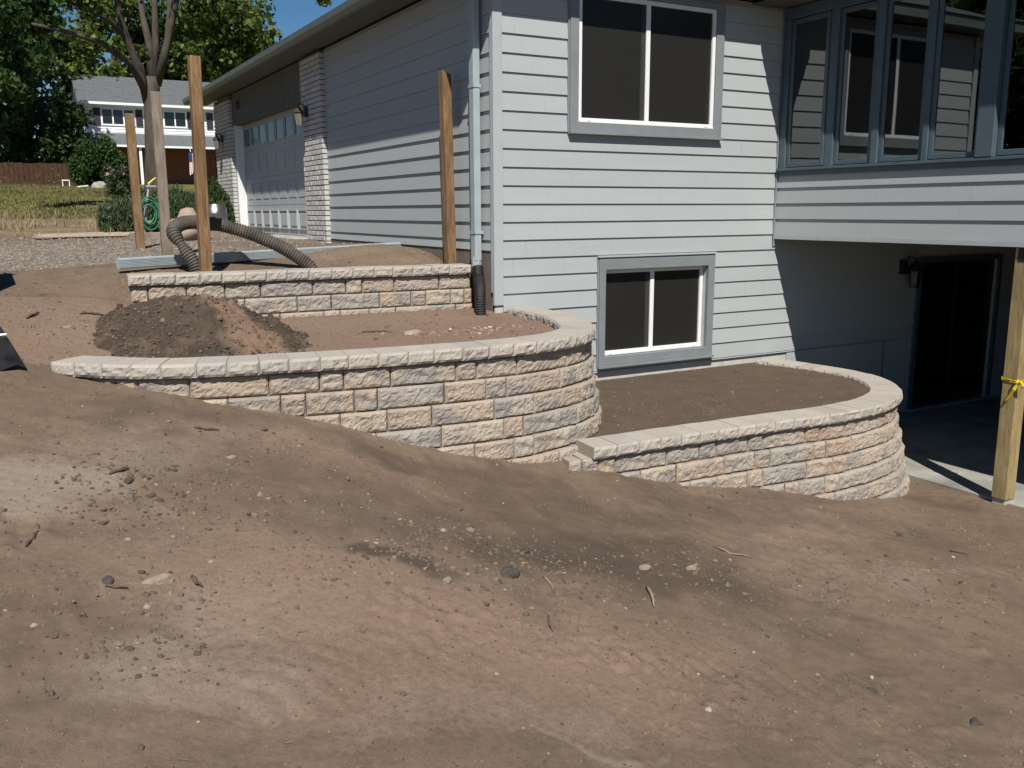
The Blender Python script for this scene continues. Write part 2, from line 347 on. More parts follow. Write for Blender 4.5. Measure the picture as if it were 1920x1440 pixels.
# ------------------------------------------------------------------ wall plans and ground heights
def smooth_path(pts, it=3, step=.02):
    P = np.array(pts, float)
    for _ in range(it):
        q = [P[0]]
        for a, b in zip(P[:-1], P[1:]): q += [a * .75 + b * .25, a * .25 + b * .75]
        P = np.array(q + [P[-1]])
    d = np.r_[0, np.cumsum(np.hypot(*np.diff(P, axis=0).T))]; s = np.arange(0, d[-1], step)
    return np.c_[np.interp(s, d, P[:, 0]), np.interp(s, d, P[:, 1])]
def normals(P):
    t = np.gradient(P, axis=0); t /= np.linalg.norm(t, axis=1)[:, None]; return np.c_[t[:, 1], -t[:, 0]]
PA = smooth_path([(-4.06, -1.36), (-3.93, -1.50), (-3.79, -1.66), (-3.63, -1.79), (-3.45, -1.88), (-3.25, -1.945), (-3.0, -2.02), (-2.6, -2.10), (-2.0, -2.19), (-1.4, -2.235), (-.95, -2.235), (-.62, -2.18), (-.3, -2.05), (.0, -1.80), (.18, -1.43), (.32, -1.05), (.40, -.6), (.42, -.03)])
PB = smooth_path([(-.68, -2.46), (-.2, -2.50), (.3, -2.50), (.85, -2.52), (1.4, -2.55), (2.0, -2.585), (2.4, -2.58), (2.8, -2.51), (3.2, -2.35), (3.5, -2.12), (3.78, -1.75), (3.92, -1.35), (3.93, -.95), (3.86, -.5), (3.77, -.03)])
PC = smooth_path([(-3.32, .60), (-2.6, .54), (-1.8, .50), (-.9, .45), (-.03, .40)])
def sdist(P, x, y):
    "inward distance behind the path; negative in front of it or past its ends"
    shp = x.shape; x = x.ravel(); y = y.ravel(); Q = P[::6]; best = np.full(x.shape, 1e9); sg = np.full(x.shape, -1.0)
    for i in range(len(Q) - 1):
        a, b = Q[i], Q[i + 1]; d = b - a; L2 = d @ d; t = ((x - a[0]) * d[0] + (y - a[1]) * d[1]) / L2
        tc = np.clip(t, 0, 1); dx = x - a[0] - tc * d[0]; dy = y - a[1] - tc * d[1]; dd = dx * dx + dy * dy
        cr = d[0] * (y - a[1]) - d[1] * (x - a[0]); s_ = np.where(cr > 0, 1., -1.)
        u = dd < best; best = np.where(u, dd, best); sg = np.where(u, s_, sg)
    return (np.sqrt(best) * sg).reshape(shp)
CTRL = np.array([(-4.28, -7.93, 1.17), (-6.5, -8, 1.45), (-2, -8, .72), (0, -7, .42), (2, -6.5, .12), (5, -6, -.12), (8, -6, -.25), (-8, -5, 1.75), (-6, -4, 1.62), (-4.4, -5.2, 1.27), (-2.9, -5.5, .93), (-.66, -6, .45), (2, -4.2, .2), (4.2, -3.6, -.03), (4.4, -5, -.1), (7, -3.5, -.08),
    (-3.98, -1.5, 1.70), (-3.72, -1.86, 1.63), (-3.39, -2.1, 1.55), (-3.2, -2.15, 1.47), (-2.84, -2.25, 1.39), (-2.41, -2.33, 1.285), (-2.13, -2.38, 1.175), (-1.83, -2.4, 1.09), (-1.6, -2.42, 1.01), (-1.18, -2.45, .915), (-.8, -2.48, .83), (-.46, -2.58, .78), (0, -2.6, .66), (.63, -2.65, .51), (1.04, -2.68, .435), (1.53, -2.7, .33), (1.98, -2.72, .225), (2.6, -2.68, .12), (3.02, -2.56, .04), (3.75, -2.2, -.03), (3.9, -1.2, -.05), (3.8, -.2, -.05),
    (-4.3, -.6, 1.93), (-4.3, .6, 2.08), (-3.75, -.6, 1.86), (-3.6, .5, 2.03), (-3.45, .9, 2.14), (-6, 0, 2.12), (-8, -1, 2.1), (-4, 2.2, 2.2), (-3, 1.6, 2.23), (-1, 1.4, 2.25), (-.1, 1.4, 2.27), (-.1, 3.5, 2.31), (-3, 4, 2.29), (-7, 3, 2.25), (-3, 6, 2.32), (-.1, 6, 2.33), (-8, 6, 2.32), (-9, -9, 1.7), (-3, -12, .6), (5, -12, -.4)])
_xy = CTRL[:, :2]; _n = len(CTRL)
def _tps(r2): return np.where(r2 > 0, .5 * r2 * np.log(np.maximum(r2, 1e-12)), 0)
_K = _tps(((_xy[:, None] - _xy[None]) ** 2).sum(-1)) + np.eye(_n) * .01
_A = np.zeros((_n + 3, _n + 3)); _A[:_n, :_n] = _K; _A[:_n, _n] = 1; _A[:_n, _n + 1:] = _xy; _A[_n, :_n] = 1; _A[_n + 1:, :_n] = _xy.T
_Wt = np.linalg.solve(_A, np.r_[CTRL[:, 2], 0, 0, 0])
def slope(x, y):
    x = np.clip(x, -10, 8); y = np.clip(y, -13, 6.5); s = _Wt[_n] + _Wt[_n + 1] * x + _Wt[_n + 2] * y
    for i in range(_n): s = s + _Wt[i] * _tps((x - _xy[i, 0]) ** 2 + (y - _xy[i, 1]) ** 2)
    return s
def wall_c_y(x): return np.interp(x, PC[:, 0], PC[:, 1])
TRACKS = [(-1.05, -5.35, -.35, 1.5, .26, .013), (-.2, -5.0, -.4, 1.2, .24, .012), (-3.4, -4.9, .5, .9, .22, .008), (.9, -4.3, -.3, 1.3, .24, .010)]
PRINTS = [(-3.3, -3.55, .9), (-3.02, -3.25, .75), (-2.55, -3.0, .8), (-1.9, -4.2, .3), (-1.55, -3.95, .4), (.2, -4.1, .1), (.6, -3.75, .2), (-4.1, -4.3, 1.3), (-4.3, -3.7, 1.4), (1.6, -3.6, 2.6), (-2.7, -4.35, 2.2), (-.9, -3.4, .5)]
LINES = [(-2.9, -4.15, -2.2, -4.45, .010), (-3.55, -4.55, -3.1, -4.95, .012), (.3, -3.9, 1.4, -4.3, .011), (-3.94, -4.75, -3.26, -4.28, .013), (-4.0, -4.0, -3.4, -4.75, .010), (-.7, -4.4, -.55, -5.0, .016), (-4.5, -2.6, -3.9, -3.0, .010), (-2.6, -4.6, -1.6, -4.9, .010), (-3.2, -5.3, -2.5, -3.7, .008)]
def height(x, y, detail=True):
    x = np.asarray(x, float); y = np.asarray(y, float)
    z = slope(x, y)
    zf = np.interp(y, [5, 9, 37, 52, 80, 200], [2.31, 2.36, 3.9, 4.45, 4.7, 4.7]); k = sstep(4.5, 7, y); z = z * (1 - k) + zf * k
    nz = 0
    if detail:
        near = 1 - sstep(6, 20, np.hypot(x - CAM[0], y - CAM[1]))
        u = .87 * x + .49 * y; v = -.49 * x + .87 * y
        nz = fbm(x * .7, y * .7, 3, 2) * .04 + fbm(u * 1.4, v * 3.2, 21, 2) * .010 * near + fbm(x * 11, y * 11, 5, 3, .7) * .0045 * near
        cl = np.maximum(0, vnoise(x * 13, y * 13, 31) - .27) ** 1.2 * .07 + np.maximum(0, vnoise(x * 24, y * 24, 33) - .26) * .055
        nz = nz + cl * near * (.35 + sstep(-.1, .3, vnoise(x * 1.1, y * 1.1, 35)))
        for (cx, cy, ang, ln, wd, am) in TRACKS:      # cleat marks of the loader
            ca, sa = math.cos(ang), math.sin(ang); a = (x - cx) * ca + (y - cy) * sa; b = -(x - cx) * sa + (y - cy) * ca
            env = (1 - sstep(ln * .6, ln, np.abs(a))) * (1 - sstep(wd * .7, wd, np.abs(b))) * sstep(-.25, .15, vnoise(x * 2.3, y * 2.3, 91))
            nz = nz - am * env * (np.maximum(0, np.sin(a * 50 + np.abs(b) * 22 + vnoise(x * 4, y * 4, 93) * 2)) - .35)
        for (cx, cy, ang) in PRINTS:                  # boot prints
            ca, sa = math.cos(ang), math.sin(ang); a = (x - cx) * ca + (y - cy) * sa; b = -(x - cx) * sa + (y - cy) * ca; q = np.hypot(a / .15, b / (.052 - .012 * np.clip(-a / .1, -1, 1) ))
            nz = nz - .011 * sstep(1.1, .85, q) + .006 * np.exp(-((q - 1.25) / .2) ** 2) + .004 * sstep(1., .8, q) * np.sin(a * 190)
        for (xa, ya, xb, yb, am) in LINES:            # edges left by back-dragging the bucket
            L = math.hypot(xb - xa, yb - ya); ca, sa = (xb - xa) / L, (yb - ya) / L; a = (x - xa) * ca + (y - ya) * sa; b = -(x - xa) * sa + (y - ya) * ca + vnoise(a * 3, a * 0, 95) * .05
            nz = nz + am * (np.exp(-(b / .018) ** 2) - .7 * np.exp(-((b - .03) / .03) ** 2)) * sstep(-.1, .15, a) * (1 - sstep(L - .15, L + .1, a)) * (.6 + vnoise(x * 6, y * 6, 96))
    bx = (x > -4.6) & (x < 4.2) & (y > -3) & (y < 1.4)
    dA = np.full(x.shape, -9.); dB = np.full(x.shape, -9.)
    if bx.any(): dA[bx] = sdist(PA, x[bx], y[bx]); dB[bx] = sdist(PB, x[bx], y[bx])
    soft = .3
    inB = (dB > .13) & (y < .3) & (x > -.42) & (x < 4.1) & bx
    z = np.where(inB, .955 + nz * .6 - .025 * sstep(-.5, 0, y), z + nz)
    zA = 1.725 + .22 * sstep(-2.3, -3.7, x) * sstep(-1.4, .5, y) + .05 * sstep(-2.6, -3.9, x) + .035 * sstep(-.3, .35, y) + nz * .7
    inA = (dA > .13) & bx & (y < wall_c_y(x) + .12) & (x < .4) & (x > -3.95)
    w = sstep(-3.95, -3.35, x); z = np.where(inA, zA * w + z * (1 - w), z)
    beh = (y > wall_c_y(x) + .12) & (x > -3.36) & (y < 3) & (x < .1)
    z = np.where(beh, np.maximum(z, 2.16 + nz * .6 + .03 * sstep(.5, 1.2, y)), z)
    patio = (x > 3.86) & (y > -7.5) & (y < .2); z = np.where(patio & (x > 3.95), np.minimum(z, -.12), z)
    z = np.where((x > .06) & (y > .06) & (y < 12.2) & (x < 9), -.4, z)
    return z
def H1(x, y): return float(height(np.array([x]), np.array([y]))[0])
def ground_at(px, py):
    d = ray(px, py); t = np.linspace(1.5, 70, 9000); p = CAM[None] + d[None] * t[:, None]; h = height(p[:, 0], p[:, 1], False)
    i = int(np.argmax(p[:, 2] < h)); return p[i, 0], p[i, 1]

def axis_pts(segs):
    out = [segs[0][0]]
    for a, b, st in segs: n = max(1, int(round((b - a) / st))); out += list(np.linspace(a, b, n + 1)[1:])
    return np.array(out)
gx = axis_pts([(-160, -40, 12), (-40, -14, 2), (-14, -7.2, .25), (-7.2, -5.2, .06), (-5.2, 4.3, .024), (4.3, 8, .12), (8, 20, 1.2), (20, 160, 14)])
gy = axis_pts([(-60, -14, 4), (-14, -6.6, .3), (-6.6, -1.2, .024), (-1.2, 4.2, .04), (4.2, 14, .12), (14, 60, .8), (60, 220, 16)])
GX, GY = np.meshgrid(gx, gy); GZ = height(GX, GY); nx, ny = len(gx), len(gy)
idx = np.arange(nx * ny).reshape(ny, nx)
Q = np.stack([idx[:-1, :-1], idx[:-1, 1:], idx[1:, 1:], idx[1:, :-1]], -1).reshape(-1, 4)
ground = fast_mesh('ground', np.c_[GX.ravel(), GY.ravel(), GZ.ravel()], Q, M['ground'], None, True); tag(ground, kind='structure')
# soil types by region, with a vignette painted into the paler centre
def blobs(lst):
    s = np.zeros(GX.shape); QX = GX + fbm(GX * 1.7, GY * 1.7, 151, 4, .6) * .42; QY = GY + fbm(GX * 1.7, GY * 1.7, 157, 4, .6) * .42
    for px, py, rx, ry, ang, a in lst:
        cx, cy = ground_at(px, py); ca, sa = math.cos(ang), math.sin(ang); u = (QX - cx) * ca + (QY - cy) * sa; v = -(QX - cx) * sa + (QY - cy) * ca
        s = np.maximum(s, a * np.exp(-((u / rx) ** 2 + (v / ry) ** 2) ** 1.5))
    return s
wx, wy = fbm(GX * 1.3, GY * 1.3, 51, 3) * .5, fbm(GX * 1.3, GY * 1.3, 57, 3) * .5
dark = blobs([(820, 985, .8, .42, -.5, .50), (960, 1015, .8, .46, -.5, .66), (1130, 1045, .85, .5, -.45, .80), (1290, 1070, .7, .46, -.4, .66), (1120, 965, 1.0, .5, -.35, .50), (1380, 960, 1.0, .45, -.2, .42), (760, 1040, .2, .15, -.5, .8), (600, 900, .8, .4, -.5, .36), (400, 900, .7, .45, -.4, .36),
              (300, 770, .5, .22, -.6, .46), (520, 810, .6, .2, -.4, .40), (760, 865, .6, .22, -.3, .52), (1000, 900, .7, .25, -.2, .50), (1250, 925, .7, .25, -.15, .46), (1500, 945, .7, .25, -.1, .42), (1800, 950, .6, .4, 0, .5), (1700, 1010, .9, .4, -.2, .34), (1650, 1250, .9, .6, -.2, .30), (1450, 1150, .6, .45, -.3, .38), (60, 1200, .5, .7, 0, .28)])
red = blobs([(600, 850, .6, .25, -.4, .45), (820, 930, .5, .25, -.3, .45), (650, 1090, .9, .6, -.4, .62), (900, 1180, 1.0, .55, -.3, .66), (1150, 1250, .8, .5, -.3, .6), (760, 1280, .7, .4, -.2, .5), (330, 900, .4, .3, 0, .3), (1500, 1010, .5, .25, -.2, .42), (800, 1010, .4, .2, -.4, .5), (650, 620, .8, .4, 0, .5), (900, 630, .6, .4, 0, .5), (450, 560, .9, .5, 0, .4)])
dust_vignette = blobs([(60, 890, .5, .35, 0, .95), (130, 930, .35, .2, .4, .85), (230, 840, .6, .3, 0, .55), (470, 1110, .40, .30, 0, .80), (430, 1240, .5, .32, 0, .70), (600, 1140, .45, .25, 0, .6), (1550, 1000, .6, .3, -.2, .5), (1750, 1080, .7, .3, -.2, .5), (1100, 1400, .3, .06, -.4, .8), (900, 1330, .8, .3, 0, .5), (700, 470, 1, .5, 0, .5), (150, 600, 1.2, 1., 0, .4)])
bx = (GX > -4.6) & (GX < 4.2) & (GY > -3) & (GY < 1); dBv = np.full(GX.shape, -9.); dBv[bx] = sdist(PB, GX[bx], GY[bx]); dAv = np.full(GX.shape, -9.); dAv[bx] = sdist(PA, GX[bx], GY[bx])
dark = np.where((dBv > .1) & (GX > -.6) & ~(dAv > .05), .62, dark)
inA = (dAv > .1) & (GY < .6); red = np.where(inA, .52, red); dark = np.where(inA, 0, dark)
grav = sstep(2.0, 2.6, GY + wx * .6 + .12 * (GX + 4)) * (1 - sstep(6.4, 7.2, GY + wx)) * (1 - sstep(-2.2, -1.4, GX + wy)) * .78
grav = np.maximum(grav, .42 * sstep(2.2, 3, GY) * (1 - sstep(8, 9, GY)))
grass = sstep(14.5, 17, GY + wx * 3) * .95; dry = sstep(8.6, 10, GY + wx * 2) * (1 - sstep(15, 18, GY + wx * 3)) * .62 * (.7 + wy)
for nm, ch in (('zone1', (dark, red, grav)), ('zone2', (dust_vignette * .78, grass, dry))):
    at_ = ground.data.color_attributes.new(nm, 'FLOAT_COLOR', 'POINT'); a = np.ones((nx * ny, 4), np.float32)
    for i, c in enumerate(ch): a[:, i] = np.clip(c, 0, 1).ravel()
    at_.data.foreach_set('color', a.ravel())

# ------------------------------------------------------------------ retaining walls
CH, CAPT = .152, .095
VAR = {}
def block_mesh(w, seed):
    r = random.Random(seed); ny_ = 10; nx_ = max(6, int(w / .016)); h = CH - .004; d = .24; v = []; f = []
    off = r.uniform(0, 100)
    for j in range(ny_ + 1):
        for i in range(nx_ + 1):
            u, t = i / nx_, j / ny_; X = (u - .5) * w; Z = t * h
            e = min(u, 1 - u) * w; g = min(t, 1 - t) * h; ed = math.sin(min(1, e / .026) * 1.571) ** .6 * math.sin(min(1, g / .024) * 1.571) ** .6
            b = float(fbm(np.array(X * 17 + off), np.array(Z * 21 + off * 2), 7, 4, .75))
            out = .020 * ed + ed * (b * .014) - .013
            jx = (float(vnoise(np.array(X * 40 + off), np.array(Z * 40), 9))) * .007; jz = float(vnoise(np.array(X * 40), np.array(Z * 40 + off), 10)) * .006
            if 0 < i < nx_: X += jx
            else: X -= math.copysign(.001 + abs(jx) * .5, X)
            if 0 < j < ny_: Z += jz
            v.append((X, -out, Z))
    n = (nx_ + 1)
    for j in range(ny_):
        for i in range(nx_): f.append((j * n + i, j * n + i + 1, (j + 1) * n + i + 1, (j + 1) * n + i))
    ring = [i for i in range(n)] + [j * n + nx_ for j in range(1, ny_ + 1)] + [ny_ * n + i for i in range(nx_ - 1, -1, -1)] + [j * n for j in range(ny_ - 1, 0, -1)]
    b0 = len(v)
    for q in ring: x, y, z = v[q]; v.append((x * .82, d, z))
    m = len(ring)
    for a in range(m): f.append((ring[a], b0 + a, b0 + (a + 1) % m, ring[(a + 1) % m])[::-1])
    f.append(tuple(b0 + a for a in range(m)))
    me = bpy.data.meshes.new('block'); me.from_pydata(v, [], f[:-1] + [f[-1][::-1]]); me.materials.append(M['block']); me.update()
    bm = bmesh.new(); bm.from_mesh(me); bmesh.ops.recalc_face_normals(bm, faces=bm.faces); bm.to_mesh(me); bm.free()
    return me
for wv in (.11, .16, .22, .29, .36, .44):
    VAR[wv] = [block_mesh(wv, int(wv * 1000) + i * 13) for i in range(5)]
def resample(P):
    d = np.r_[0, np.cumsum(np.hypot(*np.diff(P, axis=0).T))]; return d
def build_wall(name, label, path, ztop, rows, joints, seed, batter=.026, cap_start=0.0):
    r = random.Random(seed); loc = (float(path[len(path) // 2, 0]), float(path[len(path) // 2, 1]), ztop - CAPT - CH * rows)
    E_ = empty(name, loc, label, 'retaining wall', 'stepped block retaining walls'); N = normals(path)
    for k in range(rows):
        P = path + N * (-.045 + batter * k); S = resample(P); zb = ztop - CAPT - CH * (k + 1)
        px, _ = proj(np.c_[P, np.full(len(P), zb + CH * .5)]); top = int(np.argmax(px)); js = joints[k] if k < len(joints) else []
        ss = [float(np.interp(j, px[:top + 1], S[:top + 1])) for j in js if j < px[top] - 6]
        if not ss: ss = [0.05]
        if k >= len(joints): ss = [r.uniform(0, .2)]
        while ss[0] > .06 and k > 0: ss.insert(0, max(0, ss[0] - r.choice((.16, .29, .42))))
        while ss[-1] < S[-1] - .08: ss.append(min(S[-1], ss[-1] + r.choice((.15, .27, .27, .38))))
        for a, b in zip(ss[:-1], ss[1:]):
            if b - a < .03: continue
            pa = np.array([np.interp(a, S, P[:, 0]), np.interp(a, S, P[:, 1])]); pb = np.array([np.interp(b, S, P[:, 0]), np.interp(b, S, P[:, 1])])
            mid = (pa + pb) / 2; dv = pb - pa; L = float(np.hypot(*dv)); nn = np.array([dv[1], -dv[0]]) / L
            gz = max(H1(*(q + nn * .07)) for q in (pa, pb)); gl = min(H1(*(q + nn * .07)) for q in (pa, mid, pb))
            if gl > zb + CH + .015: continue
            wv = min(VAR, key=lambda q: abs(q - L)); o = bpy.data.objects.new('block', r.choice(VAR[wv])); link(o, E_)
            sgn = r.choice((1, 1)); o.scale = ((L - .0025) / wv, 1, 1); fwd = r.uniform(-.004, .006)
            o.location = (*(mid + nn * fwd), zb + r.uniform(0, .003)); o.rotation_euler = (0, 0, math.atan2(dv[1], dv[0]) + r.uniform(-.012, .012))
    # cap stones
    S = resample(path); s = cap_start; wcap = .30
    def pt(q, off):
        return np.array([np.interp(q, S, path[:, 0] - N[:, 0] * off), np.interp(q, S, path[:, 1] - N[:, 1] * off)])
    first = True
    while s < S[-1] - .05:
        L = r.choice((.19, .205, .22, .21)); e = min(S[-1], s + L)
        if S[-1] - e < .08: e = S[-1]
        A_, B_, C_, D_ = pt(s + .0015, 0), pt(e - .0015, 0), pt(e - .0015, wcap), pt(s + .0015, wcap)
        nx_, nz_ = 12, 5; v = []; f = []; nn = pt((s + e) / 2, -1) - pt((s + e) / 2, 0); off = r.uniform(0, 99); dz = r.uniform(-.002, .003)
        for inner in (0, 1):
            b0 = len(v); sg = -1 if inner else 1; c0, c1 = (D_, C_) if inner else (A_, B_)
            for j in range(nz_ + 1):
                for i in range(nx_ + 1):
                    u, t = i / nx_, j / nz_; ed = min(1, min(u, 1 - u) * L / .014) ** .5 * min(1, min(t, 1 - t) * CAPT / .014) ** .5
                    ro = (-.009 + .012 * ed + ed * .013 * float(fbm(np.array(u * L * 26 + off), np.array(t * 2.6 + off), 13 + inner, 4, .65)))
                    p = c0 * (1 - u) + c1 * u + nn * ro * sg; v.append((p[0], p[1], ztop - CAPT + .001 + t * (CAPT - .002) + dz))
            n = nx_ + 1
            for j in range(nz_):
                for i in range(nx_): q = (b0 + j * n + i, b0 + j * n + i + 1, b0 + (j + 1) * n + i + 1, b0 + (j + 1) * n + i); f.append(q if not inner else q[::-1])
        n = nx_ + 1; bI = n * (nz_ + 1)
        for i in range(nx_):
            a0, a1 = nz_ * n + i, nz_ * n + i + 1; f.append((a0, a1, bI + a1, bI + a0)); f.append((i, bI + i, bI + i + 1, i + 1))
        for j in range(nz_):
            f.append((j * n, (j + 1) * n, bI + (j + 1) * n, bI + j * n)); q0, q1 = j * n + nx_, (j + 1) * n + nx_; f.append((q0, bI + q0, bI + q1, q1))
        mesh('cap_stone', v, f, M['cap'], E_); s = e; first = False
    return E_
JA = [[123, 170, 215, 258, 355, 504, 599.5, 645, 732.7, 855, 894, 970, 1064], [328, 428, 527, 574, 665, 709, 834, 912, 951, 1052, 1103], [510, 639, 727, 811, 928, 1002, 1091, 1113], [667, 706, 829, 946, 983, 1083, 1110, 1123], [800, 892, 966, 1003, 1099, 1135], [960, 1050, 1092, 1130]]
JB = [[1062, 1092, 1121, 1153, 1250, 1312, 1343, 1403, 1431, 1510, 1537, 1585, 1628, 1649, 1680], [1131, 1203, 1269, 1358.6, 1416, 1445, 1525, 1549, 1597, 1660, 1685], [1295, 1345, 1402, 1431, 1513, 1561, 1587, 1650, 1680], [1432, 1472, 1496, 1548, 1573, 1640, 1678, 1700], [1566, 1608, 1671, 1686, 1705], [1600, 1650, 1690]]
JC = [[245, 278, 350, 422, 489, 587, 649, 679, 739, 824, 893], [400, 460, 558, 622, 712, 771, 799, 880], [693, 743, 855, 893]]
build_wall('retaining_wall', 'tall curved middle block retaining wall holding the bed with the dirt pile', PA, 1.80, 7, JA, 3)
build_wall('retaining_wall', 'low curved right-hand block retaining wall under the basement window', PB, .99, 7, JB, 5, .032, .19)
build_wall('retaining_wall', 'straight upper block retaining wall behind the dirt pile', PC, 2.215, 4, JC, 9, .02)

# ------------------------------------------------------------------ the house
HOUSE = empty('house', (0, 0, 0), 'pale gray lap-sided house with attached garage and glazed porch', 'house')
LAP, LZ = .178, 2.648
XP = 3.772                                    # west face of the porch
def lap_board(axis, a0, a1, z0, h=LAP, base=0.0, parent=HOUSE, m='siding', flip=1):
    "one lap board; axis 0: runs along x on a wall facing -y, axis 1: runs along y on a wall facing -x"
    if a1 - a0 < .02: return
    prof = [(base - .006, z0), (base + .010, z0 + h - .0015), (base + .022, z0 + h - .0015), (base + .022, z0)]
    v = []
    for a in (a0, a1):
        for o, z in prof: v.append((a, o, z) if axis == 0 else (o, a, z))
    f = [(0, 1, 5, 4), (1, 2, 6, 5), (2, 3, 7, 6), (3, 0, 4, 7), (0, 3, 2, 1), (4, 5, 6, 7)]
    if axis == 1: f = [q[::-1] for q in f]
    return mesh('siding_board', v, [q[::-1] for q in f], M[m], parent)
def lap_wall(axis, a0, a1, zlo, zhi, holes, base=0.0, m='siding'):
    n0 = math.floor((zlo - LZ) / LAP + .01)
    for n in range(n0, 60):
        z0 = LZ + n * LAP; z1 = z0 + LAP
        if z0 >= zhi - .01: break
        za = max(z0, zlo) if zlo - z0 > .004 else z0; zb = min(z1, zhi) if z1 - zhi > .004 else z1; segs = [(a0, a1)]
        for h0, h1, g0, g1 in holes:
            if g0 < zb - .004 and g1 > za + .004:
                if g0 > za + .03 and g0 < zb and False: pass
                new = []
                for s0, s1 in segs:
                    if h1 <= s0 or h0 >= s1: new.append((s0, s1)); continue
                    if h0 > s0: new.append((s0, h0))
                    if h1 < s1: new.append((h1, s1))
                # strips of a board that pass above or below the opening
                if g0 > za + .012: strips.append((max(h0, a0), min(h1, a1), za, g0 - za))
                if g1 < zb - .012: strips.append((max(h0, a0), min(h1, a1), g1, zb - g1))
                segs = new
        for s0, s1 in segs: lap_board(axis, s0 + .001, s1 - .001, za, zb - za, base, HOUSE, m)
        for s0, s1, zz, hh in strips: lap_board(axis, s0 + .001, s1 - .001, zz, hh, base, HOUSE, m)
        strips.clear()
strips = []
def core(name, axis, lo, hi, a0, a1, z0, z1, holes, m):
    "solid wall slab between lo..hi (its thickness) with rectangular openings"
    xs = sorted({a0, a1, *[h for q in holes for h in q[:2]]}); zs = sorted({z0, z1, *[h for q in holes for h in q[2:]]}); mb = MB()
    for xa, xb in zip(xs[:-1], xs[1:]):
        for za, zb in zip(zs[:-1], zs[1:]):
            cx, cz = (xa + xb) / 2, (za + zb) / 2
            if any(q[0] < cx < q[1] and q[2] < cz < q[3] for q in holes): continue
            mb.box((xa, lo, za), (xb, hi, zb)) if axis == 0 else mb.box((lo, xa, za), (hi, xb, zb))
    return mb.build(name, m, HOUSE)
WIN1 = (.86, 2.86, 3.545, 4.95); WIN2 = (1.25, 2.845, 1.10, 2.245)      # openings including casing
SLD = (6.46, 8.30, .0, 2.12)
core('wall', 0, .0235, .17, .03, 9.0, -.3, 5.02, [(.95, 2.77, 3.62, 4.90), (1.33, 2.76, 1.17, 2.15), (6.54, 8.24, .02, 2.06)], M['foundation'])
core('wall', 1, .0235, .17, .18, 12.3, 1.0, 5.02, [(6.03, 10.87, 2.34, 4.47)], M['foundation'])
box('wall', (8.85, .18, -.3), (9.0, 12.3, 5.0), M['siding'], HOUSE); box('wall', (.18, 12.15, 1.0), (8.84, 12.3, 5.0), M['siding'], HOUSE)
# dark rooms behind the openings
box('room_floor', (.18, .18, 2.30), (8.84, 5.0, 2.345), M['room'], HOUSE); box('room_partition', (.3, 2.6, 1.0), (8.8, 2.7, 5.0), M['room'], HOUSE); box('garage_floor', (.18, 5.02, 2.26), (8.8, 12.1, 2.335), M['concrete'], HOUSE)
lap_wall(0, .095, XP - .004, 2.4701, 5.0, [WIN1, WIN2])
lap_wall(0, .095, 6.455, 1.03, 2.2915, [WIN2]); lap_wall(0, .095, XP - .004, 2.2921, 2.4699, []); lap_wall(0, XP - .002, 6.455, 2.2921, 2.40, []); lap_wall(0, 5.90, 6.455, .06, 1.03, [])
lap_wall(0, 8.31, 8.98, .06, 2.40, [])
lap_wall(0, XP + .03, 8.9, 2.55, 4.98, [])
box('foundation_panel', (4.10, .006, .30), (5.87, .0225, 1.024), M['siding'], HOUSE, .003); box('panel_batten', (5.873, -.004, .2), (5.896, .0225, 1.024), M['trim_gray'], HOUSE)
lap_wall(1, .062, 5.066, 2.365, 5.0, [])
box('corner_trim', (-.012, -.012, 1.825), (.092, .0225, 5.01), M['corner_trim'], HOUSE, .002); box('corner_trim', (-.012, .0235, 1.95), (.0225, .060, 5.01), M['corner_trim'], HOUSE, .002)
box('foundation', (.004, .07, 1.6), (.0225, 5.06, 2.358), plain('brown_foundation', (.17, .14, .12), .95, .2, 6, .4, 40), HOUSE)
box('foundation', (.0, -.002, .8), (.09, .0225, 1.80), M['foundation'], HOUSE)
# butt joints in a few boards
def seam(axis, a, n, base=0.0):
    z0 = LZ + n * LAP; z1 = z0 + LAP - .003; w = .0022; pr = [(a, base - .0068, z0), (a + w, base - .0068, z0), (a + w, base + .0090, z1), (a, base + .0090, z1)]
    v = pr + [(x, y + .003, z) for x, y, z in pr]; v = v if axis == 0 else [(y, x, z) for x, y, z in v]
    mesh('board_seam', v, [(0, 1, 2, 3), (7, 6, 5, 4), (0, 4, 5, 1), (1, 5, 6, 2), (2, 6, 7, 3), (3, 7, 4, 0)], M['trim_gray'], HOUSE)
for ax_, a_, n_ in ((0, .205, -3), (0, .36, -2), (0, 3.2, 4), (0, 2.05, 1), (0, 3.35, -5), (1, 2.9, 2), (1, 1.7, 5), (1, 3.8, 8), (1, 4.2, 0)): seam(ax_, a_, n_)
